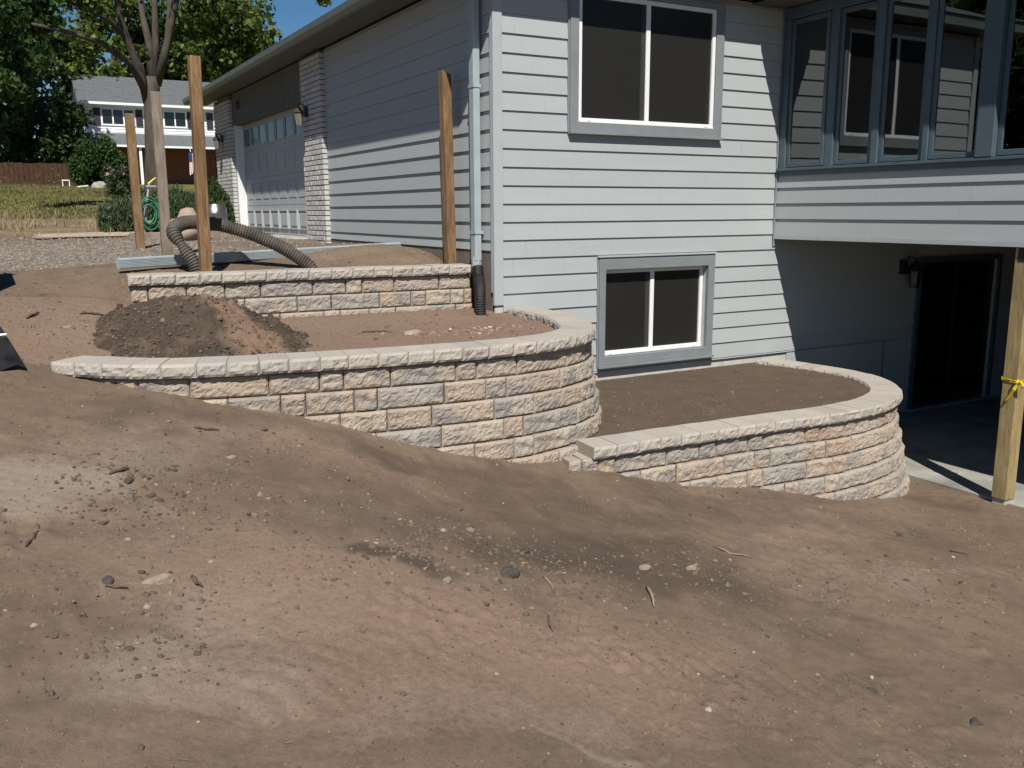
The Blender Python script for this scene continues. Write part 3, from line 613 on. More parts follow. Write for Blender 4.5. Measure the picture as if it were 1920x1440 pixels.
# ---- windows
def window(hole, z_sill, rec, frame, mull, name):
    x0, x1, z0, z1 = hole; fx0, fx1, fz0, fz1 = frame
    mb = MB(); t = -.030
    mb.box((x0, t, z0), (fx0 - .004, .02, z1)); mb.box((fx1 + .004, t, z0), (x1, .02, z1)); mb.box((fx0 - .004, t, fz1 + .004), (fx1 + .004, .02, z1)); mb.box((fx0 - .004, t, z0), (fx1 + .004, .02, fz0 - .004))
    o = mb.build('window', M['trim_gray'], HOUSE, False, .003)
    box('casing_lip', (x0 - .018, -.014, z0 - .002), (x0 - .001, .018, z1 + .018), M['trim_gray'], o); box('casing_lip', (x1 + .001, -.014, z0 - .002), (x1 + .018, .018, z1 + .018), M['trim_gray'], o); box('casing_lip', (x0, -.020, z1 + .001), (x1, .018, z1 + .018), M['trim_gray'], o)
    box('sill', (x0 - .012, -.062, z0 - .028), (x1 + .012, .018, z0 - .001), M['trim_gray'], o, .003)
    w = .042; y0, y1 = rec - .012, rec + .05
    box('frame', (fx0, y0, fz0), (fx0 + w, y1, fz1), M['trim_white'], o, .002); box('frame', (fx1 - w, y0, fz0), (fx1, y1, fz1), M['trim_white'], o, .002)
    box('frame', (fx0 + w, y0, fz1 - w), (fx1 - w, y1, fz1), M['trim_white'], o, .002); box('frame', (fx0 + w, y0, fz0), (fx1 - w, y1, fz0 + w), M['trim_white'], o, .002)
    box('frame', (fx0 + .01, y0 - .02, fz0 - .003), (fx1 - .01, y0 - .001, fz0 + .012), M['trim_white'], o)
    box('mullion', (mull - .026, y0 + .008, fz0 + w), (mull + .026, y1, fz1 - w), M['trim_white'], o, .002)
    for a, b in ((fx0 + w, mull - .026), (mull + .026, fx1 - w)):
        g = box('pane', (a, y1 - .022, fz0 + w), (b, y1 - .017, fz1 - w), M['glass'], o)
        box('screen', (a, y0 + .022, fz0 + w), (b, y0 + .0235, fz1 - w), M['screen'], g)
    box('sash_stile', (mull - .075, y0 + .03, fz0 + w), (mull - .027, y1 - .024, fz1 - w), plain('shaded_sash', (.6, .6, .58), .5), o)
    for lx in (fx0 + .10, fx1 - .14): box('sash_latch', (lx, y0 - .024, fz0 + .010), (lx + .035, y0 - .002, fz0 + .020), M['trim_white'], o)
    return o
window(WIN1, 3.53, .0, (.965, 2.755, 3.64, 4.885), 1.842, 'upper'); window(WIN2, 1.08, .075, (1.335, 2.755, 1.20, 2.13), 2.03, 'lower')
CW = [o for o in HOUSE.children if o.name.startswith('window')][-1]
box('pane_backing', (1.40, .22, 1.22), (1.93, .235, 1.93), plain('brown_backing', (.55, .46, .28), .9, .2, 9), CW); box('pane_backing', (2.08, .20, 1.22), (2.55, .215, 1.80), plain('dark_backing', (.40, .33, .20), .9, .2, 9), CW)  # added panels behind the glass give the lower panes a paler brown
box('head_flashing', (1.23, -.034, 2.266), (2.865, .018, 2.285), M['siding'], HOUSE)
# ---- sliding door and lantern under the porch
dr = MB(); x0, x1, z0, z1 = SLD
dr.box((x0, -.02, .03), (x0 + .08, .02, z1)); dr.box((x1 - .06, -.02, .03), (x1, .02, z1)); dr.box((x0 + .08, -.02, z1 - .08), (x1 - .06, .02, z1)); dr = dr.build('sliding_door', M['porch_trim'], HOUSE, False, .003)
box('threshold', (x0, -.05, .004), (x1, .02, .03), M['alu'], dr)
for a, b, y in ((6.555, 7.38, .03), (7.40, 8.23, .06)):
    p = box('pane', (a + .05, y + .012, .14), (b - .05, y + .018, 1.99), M['porch_glass'], dr)
    fr = MB(); fr.box((a, y, .04), (a + .05, y + .03, 2.04)); fr.box((b - .05, y, .04), (b, y + .03, 2.04)); fr.box((a + .05, y, .04), (b - .05, y + .03, .14)); fr.box((a + .05, y, 1.99), (b - .05, y + .03, 2.04)); fr.build('door_frame', M['metal_dark'], dr, False, .002)
def lantern(c, out, h, mat, parent=HOUSE):
    cx, cy, cz = c; ox, oy = out; s = h / .4
    o = MB().box((cx + ox * .0 - .03 * s - .02 * abs(ox), cy - .045 * s, cz - .09 * s), (cx + .03 * s, cy + .045 * s, cz + .09 * s)).build('wall_lantern', M['lantern'] if mat != 'dark' else M['metal_dark'], parent, False, .004)
    mm = M['lantern'] if mat != 'dark' else M['metal_dark']; L = np.array([cx + ox * .15 * s, cy + oy * .15 * s, cz - .06 * s])
    MB().tube([(cx, cy, cz), (cx + ox * .07 * s, cy + oy * .07 * s, cz + .13 * s), (L[0], L[1], L[2] + .17 * s)], .012 * s, 6).build('arm', mm, o)
    MB().lathe([(.085 * s, .0), (.10 * s, .012), (.075 * s, .05 * s), (.03 * s, .10 * s), (.012 * s, .14 * s), (.001, .16 * s)], (L[0], L[1], L[2] + .02 * s), 6).build('lantern_roof', mm, o)
    MB().lathe([(.001, -.20 * s), (.05 * s, -.195 * s), (.055 * s, -.18 * s), (.082 * s, .015 * s), (.05 * s, .018 * s)], tuple(L), 6).build('lantern_glass', M['lantern_glass'] if mat != 'dark' else M['dark_glass'], o)
    return o
lantern((6.12, -.02, 2.0), (.45, -.9), .42, 'dark')
# ---- garage front: brick piers, header, door
def pier(y0, y1, z0, z1, single):
    o = box('brick_pier', (-.052, y0 + .012, z0), (.0225, y1 - .012, z1), M['mortar'], HOUSE); r = random.Random(int(y0 * 10)); ch = .0735; bl = .205; n = int((z1 - z0) / ch); mb = MB(); cache = {}
    for k in range(n):
        z = z0 + k * ch; y = y0 - (bl / 2 if k % 2 else 0)
        while y < y1 - .005:
            a, b = max(y, y0), min(y + bl - .012, y1)
            if b - a > .03:
                j = r.uniform(-.004, .004)
                if single:
                    key = (round(b - a, 3));
                    if key not in cache: t = box('brick', (0, 0, 0), (.09, b - a, ch - .013), M['brick'], o, .004); cache[key] = t.data; t.location = (-.066 + j, a, z)
                    else: t = link(bpy.data.objects.new('brick', cache[key]), o); t.location = (-.066 + j, a, z)
                else: mb.box((-.066 + j, a, z), (.015, b, z + ch - .013))
            y += bl
    if not single: tag(mb.build('bricks', M['brick'], o), kind='stuff')
    return o
pier(5.07, 6.03, 2.26, 5.0, True); pier(10.88, 12.25, 2.36, 5.0, False)
box('pier_return', (.0235, 10.885, 2.36), (.19, 10.93, 5.0), M['porch_trim'], HOUSE); box('pier_return', (.0235, 5.97, 2.30), (.19, 6.02, 5.0), M['mortar'], HOUSE)
box('garage_header', (.0, 6.035, 4.48), (.0225, 10.875, 5.0), M['soffit'], HOUSE); box('header_trim', (-.004, 6.035, 4.43), (.17, 10.875, 4.475), M['soffit'], HOUSE)
DOOR = box('garage_door', (.18, 6.04, 2.36), (.215, 10.80, 4.43), M['door_paint'], HOUSE)
box('door_jamb', (.02, 10.80, 2.36), (.178, 10.878, 4.43), M['trim_white'], DOOR)
for k in range(1, 4): box('section_joint', (.1785, 6.045, 2.36 + k * .5175 - .004), (.1795, 10.79, 2.36 + k * .5175 + .004), M['trim_gray'], DOOR)
pw = (10.76 - 6.08) / 8
for k in range(8):
    a, b = 6.08 + k * pw + .035, 6.08 + (k + 1) * pw - .035
    p = box('pane', (.172, a + .03, 4.01), (.178, b - .03, 4.33), M['dark_glass'], DOOR); f_ = MB()
    f_.box((.160, a, 3.98), (.1785, a + .03, 4.36)).box((.160, b - .03, 3.98), (.1785, b, 4.36)).box((.160, a + .03, 3.98), (.1785, b - .03, 4.01)).box((.160, a + .03, 4.33), (.1785, b - .03, 4.36)); f_.build('pane_frame', M['door_paint'], DOOR)
    for row in range(3):
        z0 = 2.36 + row * .5175
        if row == 0:
            f_ = MB().box((.155, a, z0 + .10), (.1785, a + .022, z0 + .43)).box((.155, b - .022, z0 + .10), (.1785, b, z0 + .43)).box((.155, a + .022, z0 + .10), (.1785, b - .022, z0 + .122)).box((.155, a + .022, z0 + .408), (.1785, b - .022, z0 + .43)); f_.build('raised_panel', M['door_paint'], DOOR)
            box('raised_panel', (.162, a + .06, z0 + .16), (.1785, b - .06, z0 + .37), M['door_paint'], DOOR, .006)
        else: box('raised_panel', (.172, a + .04, z0 + .12), (.1785, b - .04, z0 + .41), M['door_paint'], DOOR, .004)
box('garage_apron', (-.30, 6.0, 2.0), (.20, 10.9, 2.352), M['concrete'], HOUSE, .01)
lantern((-.075, 5.72, 4.22), (-1, 0), .33, 'b'); lantern((-.075, 11.5, 4.22), (-1, 0), .33, 'b')
def text(body, loc, rot, size, m, parent, name):
    c = bpy.data.curves.new(name, 'FONT'); c.body = body; c.size = size; c.extrude = .006; c.align_x = 'CENTER'; tmp = bpy.data.objects.new(name, c); COL.objects.link(tmp)
    dg = bpy.context.evaluated_depsgraph_get(); me = bpy.data.meshes.new_from_object(tmp.evaluated_get(dg)); COL.objects.unlink(tmp); bpy.data.objects.remove(tmp)
    me.materials.clear(); me.materials.append(m); o = bpy.data.objects.new(name, me); link(o, parent); o.location = loc; o.rotation_euler = rot; return o
text('258', (-.012, 10.35, 4.70), (math.pi / 2, 0, -math.pi / 2), .21, M['black_number'], HOUSE, 'house_number')
# ---- eaves, gutter, roof
box('soffit', (-.40, -.30, 5.035), (.0, 13.2, 5.05), M['soffit'], HOUSE); box('soffit', (.0, -.30, 5.036), (XP - .5, .02, 5.051), M['soffit'], HOUSE)
g = MB(); prof = [(-.405, 5.03), (-.455, 5.03), (-.49, 5.075), (-.50, 5.145), (-.485, 5.15), (-.405, 5.15)]
for y in (-.33, 13.25): g.v += [(x, y, z) for x, z in prof]
n = len(prof); g.f = [tuple(range(n))[::-1], tuple(range(n, 2 * n))] + [(i, (i + 1) % n, n + (i + 1) % n, n + i) for i in range(n)]; g.f = [q[::-1] for q in g.f]; g.build('gutter', M['gutter'], HOUSE)
box('fascia', (-.404, -.33, 5.028), (XP - .5, -.302, 5.16), M['gutter'], HOUSE)
R0 = [(-.47, -.36, 5.16), (9.4, -.36, 5.16), (9.4, 13.3, 5.16), (-.47, 13.3, 5.16), (4.4, 4.6, 7.2), (4.4, 8.4, 7.2)]
mesh('roof', R0, [(0, 1, 4), (1, 2, 5, 4), (2, 3, 5), (3, 0, 4, 5), (3, 2, 1, 0)], M['shingle'], HOUSE)
# ---- downspout
ds = MB(); ds.box((-.105, .215, 2.26), (-.030, .315, 4.86)).build('downspout', M['downspout'], HOUSE, False, .008); DS = HOUSE.children[-1]
dsp = [o for o in bpy.data.objects if o.name.startswith('downspout')][0]
MB().box((-.110, .208, 3.94), (-.026, .322, 3.97)).build('bracket', M['downspout'], dsp); MB().box((-.111, .207, 2.53), (-.012, .321, 2.56)).build('bracket', M['downspout'], dsp)
MB().tube([(-.068, .265, 4.84), (-.12, .265, 4.94), (-.30, .265, 4.99), (-.42, .265, 5.05)], .045, 8).build('elbow', M['downspout'], dsp)
MB().tube([(-.068, .265, 2.30), (-.068, .262, 2.2), (-.072, .235, 2.14)], [.05, .052, .05], 10).build('elbow', M['downspout'], dsp)
# ---- porch
box('porch_wall', (XP + .025, -5.6, 2.42), (XP + .10, -.02, 3.19), M['siding'], HOUSE)
for n_ in range(-1, 4):
    z0 = LZ + n_ * LAP
    if n_ == -1: lap_board(1, -5.6, -.02, 2.464, 2.648 - 2.464, XP)
    elif z0 < 3.1: lap_board(1, -5.6, -.02, z0, min(LAP, 3.19 - z0), XP)
box('porch_rim', (XP - .012, -5.6, 2.412), (XP + .022, -.02, 2.462), M['corner_trim'], HOUSE, .002)
box('porch_corner_trim', (XP - .022, -.019, 2.33), (XP + .02, -.007, 5.0), M['trim_gray'], HOUSE)
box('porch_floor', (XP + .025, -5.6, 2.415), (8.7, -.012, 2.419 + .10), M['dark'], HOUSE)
sl = box('porch_sill', (XP - .045, -5.6, 3.195), (XP + .10, -.03, 3.225), M['porch_trim'], HOUSE, .003); box('sill_apron', (XP - .02, -5.6, 3.14), (XP - .0065, -.03, 3.194), M['porch_trim'], sl)
box('porch_head', (XP - .02, -5.6, 4.86), (XP + .10, -.03, 4.985), M['porch_trim'], HOUSE, .003)
posts = [(-.12, -.035), (-.81, -.70), (-1.395, -1.31), (-1.985, -1.92), (-2.69, -2.52), (-3.36, -3.28), (-3.95, -3.87), (-4.6, -4.45), (-5.6, -5.45)]
for i, (a, b) in enumerate(posts): box('porch_post', (XP - (.05 if i == 4 else .012), a, 3.226), (XP + .09, b, 4.858), M['porch_trim'], HOUSE, .004)
for i in range(len(posts) - 1):
    y1, y0 = posts[i][0] - .004, posts[i + 1][1] + .004; op = {0: .06, 3: .015}.get(i, 0.0); z0, z1 = 3.235, 4.85; ws = y1 - y0; t = .05
    # sash hinged on its north (first ones) or south edge, slightly cranked open
    hy = y1 if i != 3 else y0; fr = MB()
    fr.box((-.018, y0, z0), (.018, y0 + t, z1)).box((-.018, y1 - t, z0), (.018, y1, z1)).box((-.018, y0 + t, z0), (.018, y1 - t, z0 + t)).box((-.018, y0 + t, z1 - t), (.018, y1 - t, z1))
    def place(v):
        c, s_ = math.cos(op), math.sin(op); sg = 1 if i != 3 else -1; out = []
        for x, y, z in v:
            dy = y - hy; out.append((XP + .03 + x * c + dy * s_ * sg, hy + dy * c - x * s_ * sg, z))
        return out
    fr.v = place(fr.v); S_ = fr.build('porch_window', M['porch_trim'], HOUSE, False, .003)
    pn = MB().box((-.004, y0 + t, z0 + t), (.004, y1 - t, z1 - t)); pn.v = place(pn.v); pn.build('pane', M['porch_glass'], S_)
box('porch_shade_wall', (8.6, -5.6, -.1), (8.7, -.012, 5.0), M['dark'], HOUSE); box('porch_shade_wall', (XP + .11, -5.7, 2.4), (8.7, -5.61, 5.0), M['siding'], HOUSE)  # unseen closed walls, added to keep the porch and patio dark
box('porch_lower_wall', (4.6, -5.7, -.1), (8.7, -5.61, 2.39), M['siding'], HOUSE)
box('porch_ceiling', (XP - .48, -6.0, 4.995), (8.9, .01, 5.01), M['soffit'], HOUSE); box('porch_roof', (XP - .50, -6.1, 5.012), (8.95, -.37, 5.15), M['shingle'], HOUSE)
# ---- patio
tag(box('patio', (3.88, -6.5, -.14), (8.9, .015, .0), plain('patio_concrete', (.27, .265, .235), .9, .3, 2.2, .35, 70), None, .006), kind='structure')

# ------------------------------------------------------------------ dirt pile in the middle bed
def dirt_pile():
    nx_, ny_ = 120, 100; X, Y = np.meshgrid(np.linspace(-3.98, -1.95, nx_), np.linspace(-1.72, .36, ny_)); u = X + 3.03; v = Y + .58
    rx = np.where(u < 0, .82, 1.06); ry = np.where(v < 0, 1.02, .80)
    r = np.hypot(u / rx, v / ry) * (1 + .22 * fbm(X * 1.9, Y * 1.9, 81, 3))
    hh = .43 * np.maximum(0, 1 - r) ** 1.02 - .07 * np.exp(-(np.hypot(u, v) / .16) ** 2) + .10 * np.maximum(0, 1 - np.hypot((u - .15) / .55, (v + .45) / .5))
    rough = (fbm(X * 6, Y * 6, 83, 4, .6) * .045 + np.maximum(0, vnoise(X * 16, Y * 16, 87) - .12) * .09 + np.maximum(0, vnoise(X * 33, Y * 33, 88) - .15) * .045) * sstep(1.05, .8, r) * (.7 + .75 * sstep(-.15, .35, u))
    Z = height(X, Y, False) - .03 + hh + rough; Z = np.where(r > 1.05, Z - .08 * (r - 1.05) * 8, Z)
    dryv = sstep(.30, .0, np.abs(u - .12 - .28 * np.maximum(0, -v))) * sstep(-.2, .15, hh) * .75 + .25 * sstep(.5, 1., r)
    i = np.arange(nx_ * ny_).reshape(ny_, nx_); q = np.stack([i[:-1, :-1], i[:-1, 1:], i[1:, 1:], i[1:, :-1]], -1).reshape(-1, 4)
    q = q[(r.ravel()[q] < 1.2).all(1)]
    o = fast_mesh('dirt_pile', np.c_[X.ravel(), Y.ravel(), Z.ravel()], q, M['soil'], None, True); a = o.data.attributes.new('dry', 'FLOAT', 'POINT'); a.data.foreach_set('value', dryv.ravel().astype(np.float32))
    return tag(o, 'dark heap of loose topsoil on the middle bed against the upper block wall', 'dirt pile'), (X, Y, Z, r)
pile, (pX, pY, pZ, pR) = dirt_pile()
_ico = None
def rock_verts(seed, sub=1):
    bm = bmesh.new(); bmesh.ops.create_icosphere(bm, subdivisions=sub, radius=1); r = random.Random(seed); v = []
    ph = [r.uniform(0, 6) for _ in range(6)]
    for p in bm.verts:
        c = p.co; k = 1 + .16 * math.sin(c.x * 2.3 + ph[0]) + .14 * math.sin(c.y * 2.9 + ph[1]) + .12 * math.sin(c.z * 3.1 + ph[2]) + r.uniform(-.1, .1); v.append(tuple(c * k))
    f = [tuple(x.index for x in q.verts) for q in bm.faces]; bm.free(); return np.array(v), np.array(f)
ROCKS = [rock_verts(i) for i in range(8)]
def scatter(name, pts, sizes, m, flat=.6, seed=0):
    r = np.random.default_rng(seed); V = []; Fc = []; b = 0
    for (x, y, z), s in zip(pts, sizes):
        v, f = ROCKS[r.integers(8)]; a = r.uniform(0, 6.28); k = np.array([1, r.uniform(.6, 1), flat * r.uniform(.6, 1.1)]) * s; w = v * k
        c, t = math.cos(a), math.sin(a); V.append(np.c_[w[:, 0] * c - w[:, 1] * t + x, w[:, 0] * t + w[:, 1] * c + y, w[:, 2] + z + s * .12]); Fc.append(f + b); b += len(v)
    return fast_mesh(name, np.concatenate(V), np.concatenate(Fc), m, None, False, True)
# clods and pebbles on the heap and on the open ground
r_ = np.random.default_rng(5)
sel = r_.choice(np.flatnonzero((pR.ravel() < 1.08) & (pX.ravel() > -3.9)), 2600); pp = np.c_[pX.ravel()[sel] + r_.uniform(-.01, .01, 2600), pY.ravel()[sel] + r_.uniform(-.01, .01, 2600), pZ.ravel()[sel]]
tag(scatter('soil_clods', pp, np.where(r_.random(2600) < .018, r_.uniform(.016, .036, 2600), r_.uniform(.004, .016, 2600)), M['clod'], .8, 2), 'loose dark soil clods on the dirt pile', 'soil', kind='stuff')
N_ = 30000; xs = r_.uniform(-6.4, 4.2, N_ * 3); ys = r_.uniform(-6.3, 2.2, N_ * 3)
den = .22 + .9 * sstep(-.05, .28, vnoise(xs * .9, ys * .9, 61)) * sstep(-.2, .2, vnoise(xs * 3, ys * 3, 62)); keep = (r_.random(N_ * 3) < den) & ~((xs > 3.8) & (ys > -6)); xs, ys = xs[keep][:N_], ys[keep][:N_]
hz = height(xs, ys); gz_ok = hz > -.1; xs, ys, hz = xs[gz_ok], ys[gz_ok], hz[gz_ok]; n = len(xs); sz = .0022 + .0065 * r_.random(n) ** 2.2 + np.where(r_.random(n) < .02, r_.uniform(.005, .016, n), 0)
tag(scatter('pebbles', np.c_[xs, ys, hz], sz, M['pebble'], .65, 3), 'small pebbles and crumbs strewn over the bare dirt', 'pebbles', kind='stuff')
gxs = r_.uniform(-6.5, -.3, 5200); gys = r_.uniform(2.2, 8.6, 5200); kk = r_.random(5200) < np.where(gxs < -1.9, 1., .35); gxs, gys = gxs[kk], gys[kk]
tag(scatter('gravel', np.c_[gxs, gys, height(gxs, gys)], r_.uniform(.007, .020, len(gxs)), m_peb('driveway_gravel', [(0, (.13, .102, .078)), (.5, (.20, .165, .13)), (1, (.32, .285, .235))]), .7, 4), 'gray driveway gravel in front of the garage', 'gravel', kind='stuff')
CX, CY, CS = [], [], []
for px, py, sd_, n_ in [(215, 890, .16, 110), (250, 965, .22, 150), (390, 925, .25, 190), (820, 1005, .20, 150), (760, 1040, .10, 90), (990, 1050, .22, 170), (1110, 1090, .25, 160), (1290, 1060, .22, 130), (900, 1085, .12, 60), (1700, 985, .35, 140), (1500, 1120, .3, 130), (1750, 1090, .3, 110), (330, 1130, .2, 90), (200, 1210, .2, 80), (640, 1060, .2, 90), (140, 610, .35, 120), (1350, 920, .3, 90), (500, 840, .25, 80)]:
    cx, cy = ground_at(px, py); n_ = int(n_ * 1.7); CX.append(r_.normal(cx, sd_ * 1.15, n_)); CY.append(r_.normal(cy, sd_ * .9, n_)); CS.append(.004 + .014 * r_.random(n_) ** 2.4 + np.where(r_.random(n_) < .05, .012, 0))
CX, CY, CS = map(np.concatenate, (CX, CY, CS)); CZ = height(CX, CY); dA_ = sdist(PA, CX, CY); ok = (CX < 3.7) & ((dA_ < -.2) | (CX < -3.9) | (CY > -1)); CX, CY, CS, CZ = CX[ok], CY[ok], CS[ok], CZ[ok]
tag(scatter('dirt_clods', np.c_[CX, CY, CZ - CS * .25], CS, m_peb('dry_dirt_clods', [(0, (.060, .046, .034)), (.6, (.115, .088, .064)), (.93, (.155, .120, .088)), (1, (.27, .22, .175))]), .8, 12), 'crumbled dirt clods lying in loose clusters on the bare ground', 'soil', kind='stuff')
# rubble in front of the downspout pipe
n = 130; xs = r_.normal(-.75, .42, n); ys = r_.normal(-1.0, .22, n); ok = (xs < -.2); xs, ys = xs[ok], ys[ok]
tag(scatter('clay_clods', np.c_[xs, ys, height(xs, ys)], r_.uniform(.008, .032, len(xs)), m_peb('clay_clods', [(0, (.16, .09, .065)), (.8, (.28, .18, .13)), (1, (.5, .44, .36))]), .6, 6), 'reddish clay clods in the middle bed before the drain pipe', 'soil', kind='stuff')
# straw and chips
mb = MB()
for _ in range(520):
    x, y = r_.uniform(-6, 4), r_.uniform(-6.2, 1.9)
    if x > 3.7 and y > -6: continue
    z = H1(x, y) + .006
    if z < -.05: continue
    a = r_.uniform(0, 6.28); L = r_.uniform(.012, .05); w = r_.uniform(.0008, .0018); dx, dy = math.cos(a) * L, math.sin(a) * L; t = r_.uniform(-.2, .5) * L
    mb.add([(x - dy / L * w, y + dx / L * w, z), (x + dy / L * w, y - dx / L * w, z), (x + dx + dy / L * w, y + dy - dx / L * w, z + t), (x + dx - dy / L * w, y + dy + dx / L * w, z + t)], [(0, 1, 2, 3)])
tag(mb.build('straw', M['straw']), 'bits of dry straw and root hair on the dirt', 'straw', kind='stuff')
# single stones
STN = [(957, 1075, .062, 'stone_dark', 'long dark stone bedded at the near edge of the dark soil patch'), (1297, 1066, .042, 'stone_tan', 'tan rounded stone beside a dark stone in the dark soil patch'), (1282, 1058, .03, 'stone_dark', 'dark stone touching the tan rounded stone in the dark soil patch'), (1207, 1068, .035, 'stone_tan', 'brown oval stone left of the tan rounded stone in the dark soil'),
       (985, 1033, .03, 'stone_dark', 'small dark stone above the long dark stone'), (838, 1090, .026, 'stone_tan', 'reddish pebble-like stone left of the long dark stone'), (290, 1083, .05, 'stone_tan', 'flat pale stone pressed into the dirt in the left foreground'), (201, 1082, .03, 'stone_dark', 'gray stone near the short root in the left foreground'), (435, 862, .026, 'stone_tan', 'round stone below the left end of the middle wall'), (240, 903, .03, 'stone_dark', 'dark stone beside the broken root near the left edge'), (130, 617, .035, 'stone_tan', 'gray stone on the bare ground left of the dirt pile'), (773, 628, .07, 'boulder', 'reddish stone lying in the middle bed behind the cap stones'), (1688, 1003, .05, 'stone_dark', 'flat dark stone in front of the right-hand wall'), (1630, 1286, .028, 'stone_dark', 'dark lump at the end of the furrow in the right foreground'), (1828, 1352, .035, 'stone_dark', 'dark clump of soil near the lower right corner')]
for i, (px, py, s, m, lab) in enumerate(STN):
    x, y = ground_at(px, py); v, f = rock_verts(40 + i, 2); k = np.array([1.25, .75, .55]) * s; a = random.uniform(0, 3); w = v * k; c, t = math.cos(a), math.sin(a)
    w = np.c_[w[:, 0] * c - w[:, 1] * t, w[:, 0] * t + w[:, 1] * c, w[:, 2]]; w[:, 2] = np.minimum(w[:, 2], s * .42 + .1 * w[:, 0]); o = mesh('stone', w, f, M[m], None, False); o.location = (x, y, H1(x, y) + s * .02); tag(o, lab, 'stone', 'single stones on the bare dirt')
# single roots and sticks
STK = [([(48, 1022), (60, 1005), (72, 988)], .009, 'stick', 'dark curved stick on the dirt near the left edge'), ([(205, 893), (225, 888), (243, 884)], .010, 'stick', 'short broken root above the gray stone on the left'), ([(197, 1092), (215, 1096), (240, 1096)], .007, 'stick', 'thin bent root in the left foreground'), ([(365, 808), (385, 812), (412, 815)], .008, 'stick', 'brown root lying below the left end of the middle wall'), ([(360, 1075), (368, 1090), (380, 1098)], .009, 'stick', 'dark leaf-like root scrap in the left foreground'), ([(1212, 1105), (1222, 1120), (1226, 1140)], .010, 'stone_tan', 'pale twisted root at the edge of the dark soil patch'), ([(1018, 1083), (1030, 1095), (1038, 1103)], .006, 'straw', 'pale twig right of the long dark stone'), ([(1340, 1022), (1370, 1035), (1412, 1041)], .006, 'straw', 'long pale twig in the dirt before the right-hand wall'), ([(1028, 1155), (1030, 1170), (1037, 1182)], .006, 'stick', 'thin dark twig below the dark soil patch'), ([(678, 626), (705, 625), (735, 627)], .009, 'stick', 'thin root lying across the middle bed'), ([(150, 592), (165, 590), (205, 598)], .011, 'stick', 'root sticking out of the bank left of the dirt pile'), ([(50, 598), (65, 592), (75, 588)], .011, 'stick', 'dark root on the bank near the loader bucket'), ([(1780, 1035), (1800, 1038), (1815, 1042)], .008, 'stick', 'dark splinter of wood at the far right of the dirt')]
for pts, rr, m, lab in STK:
    g = [ground_at(*p) for p in pts]; P = [(x, y, H1(x, y) + rr * .9) for x, y in g]; P = [P[0], tuple(np.array(P[0]) * .5 + np.array(P[1]) * .5 + [0, 0, rr * .7]), P[1], tuple(np.array(P[1]) * .5 + np.array(P[2]) * .5 + [0, 0, rr * .9]), P[2]]
    tag(MB().tube(P, [rr * .5, rr, rr * .9, rr * .8, rr * .3], 6).build('stick', M[m], None, True), lab, 'stick', 'roots and sticks on the dirt')

# ------------------------------------------------------------------ posts
def wood_post(name, x, y, w, z0, z1, m, label, lean=(0, 0), group=None, angle=0.0):
    o = MB().box((-w / 2, -w / 2, 0), (w / 2, w / 2, z1 - z0)).build(name, M[m], None, False, .005); o.location = (x, y, z0); o.rotation_euler = (lean[0], lean[1], angle); return tag(o, label, 'wooden post', group)
GP = 'bare wooden posts beside the garage'
wood_post('wooden_post', -2.76, 4.0, .098, 2.1, 3.91, 'wood_tan', 'shortest looking tan post, farthest left at the gravel drive', (0, -.004), GP, .03)
wood_post('wooden_post', -2.76, 2.02, .098, 2.05, 3.94, 'wood_gray', 'weathered gray post, second from the left beside the green hose', (0, .0), GP, -.02)
wood_post('wooden_post', -2.61, .86, .098, 2.0, 4.13, 'wood_orange', 'tall grained orange-brown post behind the upper block wall', (.0, .012), GP, .05)
p4 = wood_post('wooden_post', -.12, .76, .098, 2.0, 4.12, 'wood_orange', 'leaning orange post with a notched top close to the garage siding', (.008, -.020), GP, .06)
bm = bmesh.new(); bm.from_mesh(p4.data)
for v in bm.verts:
    if v.co.z > 2.0 and v.co.x < 0 and v.co.y > -9: v.co.z += .03
bm.to_mesh(p4.data); bm.free()
dp = empty('support_post', (3.87, -3.03, 0), 'thick fresh pine post carrying the porch corner, tied with yellow tape', 'wooden post')
MB().box((3.80, -3.105, .035), (3.945, -2.96, 2.41)).build('post', M['wood_new'], dp, False, .006); box('footing', (3.815, -3.09, -.1), (3.95, -2.965, .034), M['concrete'], dp, .004); box('bracket', (3.797, -3.07, 2.28), (3.80, -2.99, 2.41), M['metal_dark'], dp)
# caution tape
tp = empty('caution_tape', (3.86, -3.03, 1.05), 'yellow caution tape knotted round the fresh pine post', 'tape')
zt = 1.165; ring = [(3.792, -3.113), (3.953, -3.113), (3.953, -2.952), (3.792, -2.952)]; mb = MB()
for i in range(4):
    (xa, ya), (xb, yb) = ring[i], ring[(i + 1) % 4]; za, zb = zt + (.0, .008, .02, .016)[i], zt + (.008, .02, .016, .0)[i]
    for q, (dz, hh) in enumerate(((0, .018), (.012, .02))): mb.add([(xa, ya, za + dz), (xb, yb, zb + dz - .006 * q), (xb, yb, zb + dz + hh), (xa, ya, za + dz + hh * .8)], [(0, 1, 2, 3)])
mb.build('band', M['tape'], tp)
MB().lathe([(.004, -.03), (.02, -.018), (.028, 0), (.02, .018), (.004, .026)], (3.786, -3.115, zt + .016), 8).build('knot', M['tape'], tp)
MB().tube([(3.784, -3.118, zt + .01), (3.765, -3.10, zt - .05), (3.772, -3.06, zt - .12), (3.765, -3.03, zt - .17)], [.012, .016, .012, .005], 5).build('tail', M['tape'], tp)
MB().tube([(3.784, -3.12, zt + .01), (3.775, -3.15, zt + .03), (3.77, -3.19, zt - .01), (3.775, -3.16, zt - .03)], [.01, .014, .014, .004], 5).build('tail', M['tape'], tp)
for q in range(3): box('printed_mark', (3.7905, -2.985 - q * .022, zt + .008), (3.7915, -2.972 - q * .022, zt + .022), M['tape_ink'], tp)

